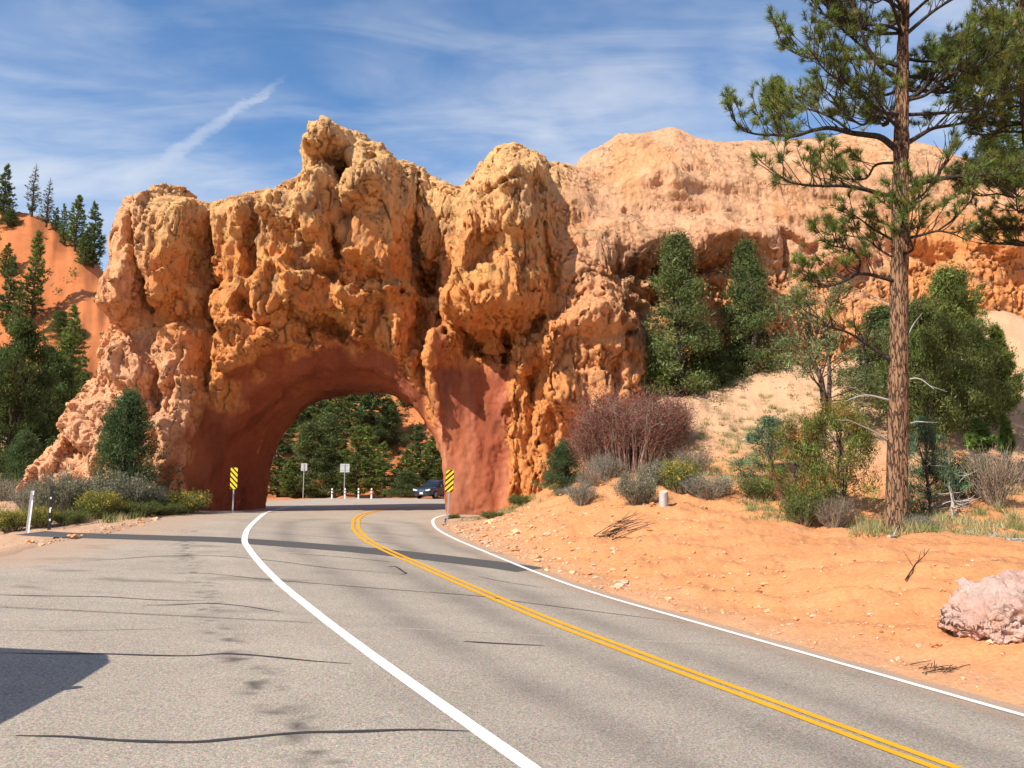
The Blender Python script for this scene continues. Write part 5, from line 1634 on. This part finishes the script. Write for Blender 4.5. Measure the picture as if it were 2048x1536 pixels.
def boulder():
    p = hit(np.array([2005.0]), np.array([1268.0]), terrain_z)[0]; z = p[2]
    import bmesh
    bm = bmesh.new(); bmesh.ops.create_icosphere(bm, subdivisions=6, radius=1.0)
    V = np.array([v.co[:] for v in bm.verts]); F = np.array([[v.index for v in f.verts] for f in bm.faces]); bm.free()
    # a slab: squared-off, steep at its left end, its back dipping to the right
    S = np.sign(V) * np.abs(V) ** 0.62
    S = S * np.array([0.80, 0.66, 0.40])
    S[:, 2] += 0.20 * S[:, 0] * (S[:, 2] > 0)
    x, y, zz = S.T
    nn = V
    q = fbm(x * 1.6, y * 1.6, zz * 1.6, 3, 300)
    def terr(n, k): 
        f = np.floor(n * k); return (f + sst(0.3, 0.7, n * k - f)) / k
    d = 0.16 * q + 0.20 * terr(fbm(x * 2.4 + zz, y * 2.4, zz * 3.0, 3, 301), 6) + 0.07 * fbm(x * 9, y * 9, zz * 9, 4, 302, 0.65) - 0.10 * np.abs(fbm(x * 4, y * 4, zz * 5, 3, 303))
    S = S + nn * d[:, None]
    n1 = fbm(S[:, 0] * 2, S[:, 1] * 2, S[:, 2] * 3, 4, 304); n2 = fbm(S[:, 0] * 7, S[:, 1] * 7, S[:, 2] * 7, 3, 305)
    col = np.array([0.80, 0.52, 0.42]) + n1[:, None] * np.array([0.05, 0.14, 0.15]) + n2[:, None] * np.array([0.1, 0.12, 0.12])
    o = obj('boulder', mesh_np('boulder', S, [F], M['rock'], {'rockcol': np.clip(col, 0.1, 0.9), 'lining': np.zeros(len(S))}), None, (p[0] + 0.28, p[1] + 0.35, z + 0.28))
    o.rotation_euler = (0.05, -0.10, 0.2)
    tag(o, 'big pinkish-white broken boulder on the bank at the right picture edge', 'boulder')
boulder()


def scatter_stuff():
    rng = np.random.default_rng(77)
    # loose stones on the bank and shoulder
    n = 3600
    Y = rng.uniform(6, 31, n) ** 1.0; X = road_right_edge(Y) + np.abs(rng.normal(0, 2.6, n)) - 0.12
    X2 = rng.uniform(4, 27, 1500); Y2 = rng.uniform(24, 37, 1500)
    Y3 = rng.uniform(20, 34, 500); X3 = road_left_edge(Y3) - np.abs(rng.normal(0, 0.8, 500)) + 0.2
    X = np.concatenate([X, X2, X3]); Y = np.concatenate([Y, Y2, Y3])
    Z = terrain_z(X, Y)
    ok = edge_dist(X, Y) > -0.15
    X, Y, Z = X[ok], Y[ok], Z[ok]; n = len(X)
    base = np.array([(1, 0, 0), (-1, 0, 0), (0, 1, 0), (0, -1, 0), (0, 0, 1), (0, 0, -1)], float)
    cube = np.array([(a, b, c) for a in (-.62, .62) for b in (-.62, .62) for c in (-.62, .62)])
    ico = np.vstack([base, cube])
    F = []
    import itertools
    for (sx, sy, sz) in itertools.product((0, 1), (0, 1), (0, 1)):
        k = 6 + sx * 4 + sy * 2 + sz
        a, b, c = (0 if sx else 1), (2 if sy else 3), (4 if sz else 5)
        F += [(a, b, k), (b, c, k), (c, a, k)]
    F = np.array(F)
    s = np.exp(rng.normal(-4.45, 0.60, n)) * np.clip(Y / 13, 0.8, 2.2); s = np.clip(s, 0.006, 0.16)
    V = ico[None] * (1 + rng.normal(0, 0.22, (n, 14, 3))) * (s[:, None, None] * np.stack([rng.uniform(0.8, 1.4, n), rng.uniform(0.8, 1.4, n), rng.uniform(0.45, 0.9, n)], -1)[:, None])
    a = rng.uniform(0, 6.28, n); ca, sa = np.cos(a)[:, None], np.sin(a)[:, None]
    V = np.stack([V[..., 0] * ca - V[..., 1] * sa, V[..., 0] * sa + V[..., 1] * ca, V[..., 2]], -1)
    V += np.stack([X, Y, Z + s * 0.25], -1)[:, None]
    FF = (F[None] + (np.arange(n) * 14)[:, None, None]).reshape(-1, 3)
    pal = np.array([(0.62, 0.33, 0.16), (0.60, 0.37, 0.22), (0.52, 0.24, 0.10), (0.58, 0.40, 0.27)])
    col = np.repeat(pal[rng.integers(0, 4, n)] * np.exp(rng.normal(0, 0.15, (n, 1))), 14, 0)
    m, nd, b = new_mat('loose_stone', 0.95, 0.1)
    co = nd.new('ShaderNodeTexCoord').outputs['Object']
    nd.link(nd.mix(1.0, nd.attr('tint'), nd.math('ADD', nd.noise(co, 30, 5), 0.55), 'MULTIPLY'), b.inputs['Base Color'])
    o = obj('gravel', mesh_np('gravel', V.reshape(-1, 3), [FF], m, {'tint': col}, False))
    tag(o, 'loose orange stones and chips strewn over the bank', 'gravel', kind='stuff')
    # dry grass: tufts on the bench under the pine and thinly over the talus, and at the left verge
    mb = MB()
    spots = []
    for (x0, x1, y0, y1, D0, D1, k, hh) in [(1680, 2060, 1058, 1092, 19.6, 22.0, 150, 0.30), (1480, 1660, 1000, 1045, 22.5, 25.5, 80, 0.22), (1370, 1560, 830, 985, 26, 33, 190, 0.20), (1400, 1640, 760, 860, 32, 36, 110, 0.20), (1000, 1140, 930, 1010, 31, 34, 40, 0.22),
                                          (0, 420, 1012, 1066, 27, 33, 200, 0.28), (1820, 2060, 880, 1000, 23.5, 28, 120, 0.22), (900, 960, 1030, 1045, 32, 34, 10, 0.12), (1420, 1500, 1150, 1240, 14, 18, 0, 0.1)]:
        for _ in range(k):
            px = rng.uniform(x0, x1); D = rng.uniform(D0, D1); p = at(px, y0, D)
            spots.append((p[0], p[1], hh * rng.uniform(0.5, 1.3)))
    sp = np.array(spots)
    ed = edge_dist(sp[:, 0], sp[:, 1]); sp = sp[ed > 0.5]
    z = terrain_z(sp[:, 0], sp[:, 1])
    per = 34; n = len(sp)
    c = np.repeat(np.column_stack([sp[:, :2], z]), per, 0); hh = np.repeat(sp[:, 2], per)
    c[:, :2] += rng.normal(0, 0.10, (n * per, 2))
    d = np.column_stack([rng.normal(0, 0.38, n * per), rng.normal(0, 0.38, n * per), np.ones(n * per)]) * hh[:, None] * rng.uniform(0.5, 1.1, (n * per, 1))
    sd = np.column_stack([rng.normal(0, 1, (n * per, 2)), np.zeros(n * per)]); sd /= np.linalg.norm(sd, axis=1)[:, None]
    pal = np.array([(0.40, 0.33, 0.16), (0.30, 0.28, 0.12), (0.22, 0.24, 0.09), (0.48, 0.40, 0.22)])
    col = np.repeat(pal[rng.integers(0, 4, n)], per, 0) * np.exp(rng.normal(0, 0.2, (n * per, 1)))
    mb.tris(c, d, sd * 0.010, -sd * 0.010, col)
    # scattered scrub on the far red slopes
    sc = MB(); k = 820
    sx = np.concatenate([rng.uniform(-75, -36, 260), rng.uniform(-40, 5, 560)]); sy = np.concatenate([rng.uniform(62, 104, 260), rng.uniform(84, 130, 560)])
    sz = terrain_z(sx, sy); cen = np.column_stack([sx, sy, sz + 0.2])
    leaf_spray(sc, rng, cen, np.tile([0, 0, 1.0], (k, 1)), 40, rng.uniform(0.12, 0.34, k), 0.16, jit(rng, (0.075, 0.085, 0.035), k, 0.3), 2.5)
    tag(sc.build('scrub', M['leaf'], None, False), 'low dark scrub dotted over the far red slopes', 'scrub', kind='stuff')
    tag(mb.build('dry_grass', M['leaf'], None, False), 'thin dry grass tufts on the talus and verges', 'grass', kind='stuff')
scatter_stuff()


# ------------------------------------------------------------------ signs and posts
M['galv'] = simple_mat('galvanised_steel', (0.42, 0.42, 0.42), 0.45, 0.6, 0.15, 12)
M['alu'] = simple_mat('bare_aluminium_sheet', (0.50, 0.51, 0.52), 0.5, 0.3, 0.10, 5)
M['whitepl'] = simple_mat('white_plastic', (0.80, 0.80, 0.80), 0.5, 0, 0.08, 9)
M['blackpl'] = simple_mat('black_paint', (0.018, 0.018, 0.020), 0.5, 0, 0.3, 12)
M['redband'] = simple_mat('faded_red_band', (0.33, 0.09, 0.06), 0.5, 0, 0.15, 9)
M['signyellow'] = simple_mat('sign_yellow', (0.86, 0.56, 0.012), 0.45, 0, 0.06, 6)
M['signblack'] = simple_mat('sign_black', (0.012, 0.010, 0.009), 0.5, 0, 0.1, 6)


def round_rect(w, h, r, k=5):
    out = []
    for cx, cz, a0 in ((w / 2 - r, h / 2 - r, 0), (-w / 2 + r, h / 2 - r, 90), (-w / 2 + r, -h / 2 + r, 180), (w / 2 - r, -h / 2 + r, 270)):
        for i in range(k):
            a = math.radians(a0 + 90 * i / (k - 1)); out.append((cx + r * math.cos(a), cz + r * math.sin(a)))
    return np.array(out)


def clip_poly(P, a, b, c):
    """the part of polygon P where a*x + b*z <= c"""
    out = []
    for i in range(len(P)):
        p, q = P[i], P[(i + 1) % len(P)]
        dp, dq = a * p[0] + b * p[1] - c, a * q[0] + b * q[1] - c
        if dp <= 0: out.append(p)
        if dp * dq < 0: out.append(p + (q - p) * dp / (dp - dq))
    return np.array(out)


def object_marker(label, px, py, D, s, lean, hpost, w, h):
    p = at(px, py, D); z = ground(p[0], p[1])
    t = thing('object_marker_sign', label, 'road sign', (p[0], p[1], z), 0.0, 1.0, 'striped object markers at the tunnel mouth')
    t.rotation_euler = (0, lean, -0.1 * s)
    mb = MB(); U = np.array([(-0.03, -0.02), (-0.018, 0.02), (0.018, 0.02), (0.03, -0.02)])
    mb.prism(U, -0.3, hpost + h * 0.9, axis=2); mb.build('post', M['galv'], t, False)
    pan = MB(); P = round_rect(w, h, 0.045) + np.array([0, hpost + h / 2]); pan.prism(P, -0.030, -0.024)
    pn = pan.build('panel', M['signblack'], t, False)
    n = 5; per = 0.222 * h / 0.914; P2 = round_rect(w - 0.016, h - 0.016, 0.04)
    for k in range(-3, 6):
        c0 = k * per - 0.02
        q = clip_poly(clip_poly(P2, s, 1, c0 + per * 0.56), -s, -1, -c0)
        if len(q) >= 3:
            st = MB(); st.prism(q + np.array([0, hpost + h / 2]), -0.034, -0.0305); st.build('yellow_stripe', M['signyellow'], pn, False)
object_marker('yellow and black striped marker sign at the left side of the tunnel mouth', 466, 1014, 33.6, 1, 0.0, 1.02, 0.32, 0.90)
object_marker('yellow and black striped marker sign at the right side of the tunnel mouth', 894, 1042, 31.8, -1, 0.05, 1.20, 0.33, 0.88)


def sign_back(label, px, py, D, w, h, hpost):
    p = at(px, py, D); z = ground(p[0], p[1])
    t = thing('road_sign', label, 'road sign', (p[0], p[1], z), 0.0, 1.0, 'sign backs beyond the tunnel')
    mb = MB(); mb.prism(np.array([(-0.035, -0.02), (-0.02, 0.02), (0.02, 0.02), (0.035, -0.02)]), -0.3, hpost, axis=2); mb.build('post', M['galv'], t, False)
    pn = MB(); pn.prism(round_rect(w, h, 0.05) + np.array([0, hpost - h / 2 + 0.03]), 0.024, 0.03); o = pn.build('panel', M['alu'], t, False)
    for k in (-0.28, 0.28):
        br = MB(); br.box((0, 0.021, hpost - h / 2 + 0.03 + k * h), (w * 0.8, 0.005, 0.04)); br.build('bracket', M['galv'], o, False)
sign_back('smaller bare-metal back of a road sign seen through the tunnel', 606, 997, 73.0, 0.56, 0.68, 3.15)
sign_back('larger bare-metal back of a road sign seen through the tunnel', 688, 998, 72.4, 0.84, 0.76, 3.15)


def delineator(label, px, D):
    p = at(px, 997, D); z = ground(p[0], p[1])
    t = thing('marker_post', label, 'post', (p[0], p[1], z), 0.0, 1.0, 'row of four marker posts beyond the tunnel')
    mb = MB(); zs = np.array([-0.1, 0.0, 0.05, 0.62, 0.66, 0.92, 0.98, 1.0]); r = np.array([0.10, 0.10, 0.075, 0.075, 0.075, 0.075, 0.05, 0.01])
    mb.tube(np.column_stack([0 * zs, 0 * zs, zs]), r, 14); o = mb.build('tube', M['whitepl'], t)
    for zb in (0.46, 0.74):
        b = MB(); b.tube(np.array([[0, 0, zb], [0, 0, zb + 0.10]]), 0.079, 14); b.build('red_band', M['redband'], o)
for px, lb in ((664, 'leftmost of the four white marker posts beyond the tunnel'), (690, 'second of the four white marker posts, under the larger sign'), (717, 'third from the left of the four white marker posts beyond the tunnel'), (743, 'rightmost of the four white marker posts beyond the tunnel')):
    delineator(lb, px, 72.8)


def roadside_posts():
    p = at(54, 1071, 25.6); z = ground(p[0], p[1])
    t = thing('white_post', 'slightly leaning white plastic marker post left of the pull-out', 'post', (p[0], p[1], z))
    t.rotation_euler = (0.02, 0.05, 0.4)
    mb = MB(); mb.prism(np.array([(-0.048, -0.012), (-0.03, 0.006), (0, 0.012), (0.03, 0.006), (0.048, -0.012), (0.03, 0.0), (0, 0.006), (-0.03, 0.0)]), -0.25, 1.34, axis=2)
    o = mb.build('blade', M['whitepl'], t, False)
    b = MB(); b.box((0.012, -0.016, 1.14), (0.05, 0.006, 0.17)); b.build('reflector', M['alu'], o, False)
    p = at(98, 1063, 26.2); z = ground(p[0], p[1])
    t = thing('black_post', 'black metal post with flaked white paint beside the sagebrush', 'post', (p[0], p[1], z), 0.3)
    mb = MB(); mb.prism(np.array([(-0.045, -0.03), (-0.045, 0.03), (-0.025, 0.03), (-0.02, -0.01), (0.02, -0.01), (0.025, 0.03), (0.045, 0.03), (0.045, -0.03)]), -0.3, 1.40, axis=2)
    o = mb.build('post', M['blackpl'], t, False)
    for k, zz in enumerate((0.32, 0.62, 0.70, 1.02)):
        b = MB(); b.box((0.008 * (-1) ** k, -0.033, zz), (0.05, 0.004, (0.07, 0.13, 0.05, 0.06)[k])); b.build('paint_flake', M['whitepl'], o, False)
roadside_posts()


# ------------------------------------------------------------------ the car beyond the tunnel
def car_mats():
    m, n, b = new_mat('dark_blue_car_paint', 0.25, 0.5); b.inputs['Base Color'].default_value = (0.030, 0.042, 0.062, 1); b.inputs['Metallic'].default_value = 0.55; b.inputs['Coat Weight'].default_value = 0.6; M['carpaint'] = m
    m, n, b = new_mat('car_glass', 0.06, 0.6); b.inputs['Base Color'].default_value = (0.012, 0.016, 0.020, 1); M['carglass'] = m
    m, n, b = new_mat('tyre_rubber', 0.85, 0.2); b.inputs['Base Color'].default_value = (0.016, 0.016, 0.016, 1); M['tyre'] = m
    m, n, b = new_mat('alloy', 0.35, 0.5); b.inputs['Base Color'].default_value = (0.45, 0.45, 0.46, 1); b.inputs['Metallic'].default_value = 0.8; M['alloy'] = m
    m, n, b = new_mat('chrome', 0.15, 0.5); b.inputs['Base Color'].default_value = (0.55, 0.60, 0.66, 1); b.inputs['Metallic'].default_value = 1.0; M['chrome'] = m
    m, n, b = new_mat('headlight_lens', 0.08, 0.6); b.inputs['Base Color'].default_value = (0.62, 0.64, 0.66, 1); M['lens'] = m
    m, n, b = new_mat('tail_lens', 0.12, 0.6); b.inputs['Base Color'].default_value = (0.45, 0.02, 0.02, 1); M['tail'] = m
car_mats()


def loft(mb, rings):
    """skin a list of equal-length rings, closing both ends"""
    k = len(rings[0]); V = np.vstack(rings); F = []
    for r in range(len(rings) - 1):
        for i in range(k):
            F.append([r * k + i, r * k + (i + 1) % k, (r + 1) * k + (i + 1) % k, (r + 1) * k + i])
    n0 = mb.n
    V = np.vstack([V, rings[0].mean(0), rings[-1].mean(0)])
    mb.add(V, F)
    T = [[(i + 1) % k, i, len(V) - 2] for i in range(k)] + [[(len(rings) - 1) * k + i, (len(rings) - 1) * k + (i + 1) % k, len(V) - 1] for i in range(k)]
    mb.F[3].append(np.array(T) + n0)


def section(x, hw, z0, z1, r=0.12, tum=0.0):
    """a rounded box section across the car at x"""
    out = []
    for cy, cz, a0 in ((hw - r, z1 - r, 0), (-(hw - r), z1 - r, 90), (-(hw - r), z0 + r, 180), (hw - r, z0 + r, 270)):
        for i in range(4):
            a = math.radians(a0 + 30 * i); y = cy + r * math.cos(a); z = cz + r * math.sin(a)
            out.append((x, y * (1 - tum * (z - z0) / (z1 - z0)), z))
    return np.array(out)


def wheel(t, x, y, R=0.36):
    a = np.arange(28) / 28 * 2 * math.pi; s = np.sign(y)
    mb = MB()
    prof = [(R * 0.62, -0.11), (R * 0.95, -0.115), (R, -0.08), (R, 0.08), (R * 0.95, 0.115), (R * 0.62, 0.11)]
    loft_r = [np.column_stack([np.cos(a) * r, np.full(28, w), np.sin(a) * r]) + np.array([x, y, R]) for r, w in prof]
    loft(mb, loft_r); o = mb.build('wheel', M['tyre'], t)
    rm = MB()
    for k in range(5):
        b = 2 * math.pi * k / 5
        rm.tube(np.array([[x, y + s * 0.10, R], [x + math.cos(b) * R * 0.6, y + s * 0.115, R + math.sin(b) * R * 0.6]]), [0.05, 0.035], 6)
    rm.tube(np.column_stack([x + np.cos(np.append(a, a[0])) * R * 0.61, np.full(29, y + s * 0.112), R + np.sin(np.append(a, a[0])) * R * 0.61]), 0.02, 6, cap=False)
    rm.build('rim', M['alloy'], o)


def suv():
    p = at(843, 995, 72.5); z = float(road_z(p[0], p[1]))
    t = thing('car', 'dark blue SUV coming round the bend beyond the tunnel', 'car', (p[0] + 1.1, p[1] + 1.6, z + 0.002), math.radians(-90 - 27))
    b = MB()    # x forwards, nose at +2.35
    loft(b, [section(x, hw, z0, z1, r) for x, hw, z0, z1, r in ((-2.33, 0.80, 0.48, 0.98, 0.12), (-2.25, 0.90, 0.36, 1.06, 0.14), (-1.6, 0.93, 0.28, 1.08, 0.14), (0.0, 0.93, 0.28, 1.06, 0.14), (1.1, 0.93, 0.28, 1.05, 0.15), (1.75, 0.92, 0.28, 1.00, 0.16), (2.15, 0.88, 0.30, 0.93, 0.16), (2.32, 0.78, 0.36, 0.82, 0.14))])
    body = b.build('body', M['carpaint'], t)
    g = MB()
    loft(g, [section(x, hw, 1.00, z1, r, 0.12) for x, hw, z1, r in ((-2.05, 0.82, 1.10, 0.04), (-1.75, 0.86, 1.50, 0.10), (-0.9, 0.88, 1.62, 0.14), (0.1, 0.88, 1.62, 0.14), (0.45, 0.86, 1.50, 0.12), (1.18, 0.82, 1.06, 0.03))])
    gl = g.build('cabin_glass', M['carglass'], t)
    r = MB()
    loft(r, [section(x, hw, z0, z1, 0.03) for x, hw, z0, z1 in ((-1.8, 0.70, 1.50, 1.56), (-0.9, 0.73, 1.58, 1.655), (0.1, 0.73, 1.58, 1.655), (0.42, 0.70, 1.50, 1.57))]); r.build('roof', M['carpaint'], t)
    for s in (-1, 1):
        q = MB(); q.tube(np.array([[1.16, s * 0.80, 1.06], [0.45, s * 0.745, 1.52], [0.1, s * 0.74, 1.62]]), 0.035, 6); q.build('pillar', M['carpaint'], t)
        q = MB(); q.tube(np.array([[-0.35, s * 0.90, 1.04], [-0.4, s * 0.775, 1.60]]), 0.04, 6); q.build('pillar', M['carpaint'], t)
        q = MB(); q.tube(np.array([[-1.6, s * 0.62, 1.68], [0.0, s * 0.62, 1.70]]), 0.022, 6); q.build('roof_rail', M['chrome'], t)
        q = MB(); q.box((0.62, s * 1.02, 1.12), (0.16, 0.22, 0.15), 0, 0.04); q.build('mirror', M['carpaint'], t)
        q = MB(); q.prism(np.array([(s * 0.88, 0.90), (s * 0.42, 0.80), (s * 0.46, 0.70), (s * 0.86, 0.74)])[::s], 2.20, 2.37, axis=0); q.build('headlight', M['lens'], t, False)
        q = MB(); q.prism(np.array([(s * 0.86, 1.00), (s * 0.60, 0.98), (s * 0.62, 0.86), (s * 0.87, 0.80)])[::s], -2.37, -2.2, axis=0); q.build('tail_light', M['tail'], t, False)
        for x in (1.42, -1.38): wheel(t, x, s * 0.84)
        for x in (0.0, -1.0):
            q = MB(); q.box((x, s * 0.938, 0.62), (0.02, 0.012, 0.62)); q.build('door_gap', M['blackpl'], body, False)
        q = MB(); q.box((-0.2, s * 0.945, 0.86), (0.18, 0.03, 0.03)); q.build('door_handle', M['chrome'], body, False)
    q = MB()
    for k in range(4): q.tube(np.array([[2.36, -0.40 + 0.02 * k, 0.80 - 0.06 * k], [2.38, 0, 0.79 - 0.06 * k], [2.36, 0.40 - 0.02 * k, 0.80 - 0.06 * k]]), 0.018, 6)
    q.build('grille', M['chrome'], t)
    q = MB(); q.box((2.36, 0, 0.50), (0.02, 0.34, 0.15)); q.build('number_plate', M['whitepl'], t, False)
    q = MB(); q.box((2.30, 0, 0.40), (0.12, 1.3, 0.10), 0, 0.03); q.build('bumper', M['blackpl'], t)
suv()


# ------------------------------------------------------------------ the parked van, just out of view at left, whose shadow lies on the pull-out
def van():
    X0, Y1 = -6.75, 9.0
    z = float(road_z(-7.6, 6.2))
    t = thing('parked_van', 'parked van outside the left edge whose rounded shadow falls on the asphalt', 'van', (X0 - 1.2, Y1 - 3.06, z + 0.003), math.pi / 2, 1.2)
    t.rotation_euler = (0.05, -0.02, math.pi / 2)
    paint = simple_mat('white_van_paint', (0.75, 0.75, 0.74), 0.35, 0, 0.04, 3)
    b = MB()
    loft(b, [section(x, hw, z0, z1, r, tu) for x, hw, z0, z1, r, tu in ((-2.5, 0.86, 0.45, 1.80, 0.20, 0.06), (-2.38, 0.98, 0.36, 1.95, 0.26, 0.06), (-1.0, 1.0, 0.34, 2.0, 0.28, 0.07), (1.2, 1.0, 0.34, 2.0, 0.30, 0.07), (1.9, 1.0, 0.34, 1.98, 0.36, 0.08), (2.25, 0.99, 0.34, 1.88, 0.44, 0.09), (2.45, 0.95, 0.36, 1.66, 0.42, 0.1), (2.58, 0.88, 0.40, 1.12, 0.24, 0.0))])
    body = b.build('body', paint, t)
    for s in (-1, 1):
        for x in (1.6, -1.5): wheel(t, x, s * 0.90, 0.37)
        for x0, x1 in ((0.55, 1.35), (-0.75, 0.4), (-2.1, -0.9)):
            q = MB(); q.box(((x0 + x1) / 2, s * 0.962, 1.42), (x1 - x0, 0.02, 0.48)); q.build('side_window', M['carglass'], t, False)
        q = MB(); q.tube(np.array([[1.45, s * 0.95, 1.18], [1.50, s * 1.42, 1.20]]), 0.025, 6); q.box((1.50, s * 1.45, 1.24), (0.08, 0.10, 0.26), 0, 0.03); q.build('mirror', M['blackpl'], t)
        q = MB(); q.box((2.56, s * 0.60, 0.80), (0.10, 0.34, 0.16), 0, 0.04); q.build('headlight', M['lens'], t)
        q = MB(); q.box((-2.46, s * 0.80, 1.05), (0.08, 0.14, 0.40), 0, 0.03); q.build('tail_light', M['tail'], t)
    q = MB(); q.add(np.array([[2.44, -0.55, 1.62], [2.44, 0.55, 1.62], [2.60, 0.72, 1.08], [2.60, -0.72, 1.08]]) + np.array([0.03, 0, 0.02]), [[0, 1, 2, 3]]); q.build('windscreen', M['carglass'], t, False)
    for x in (-2.50, 2.54):
        q = MB(); q.box((x, 0, 0.45), (0.12, 1.7, 0.16), 0, 0.04); q.build('bumper', M['blackpl'], t)
van()
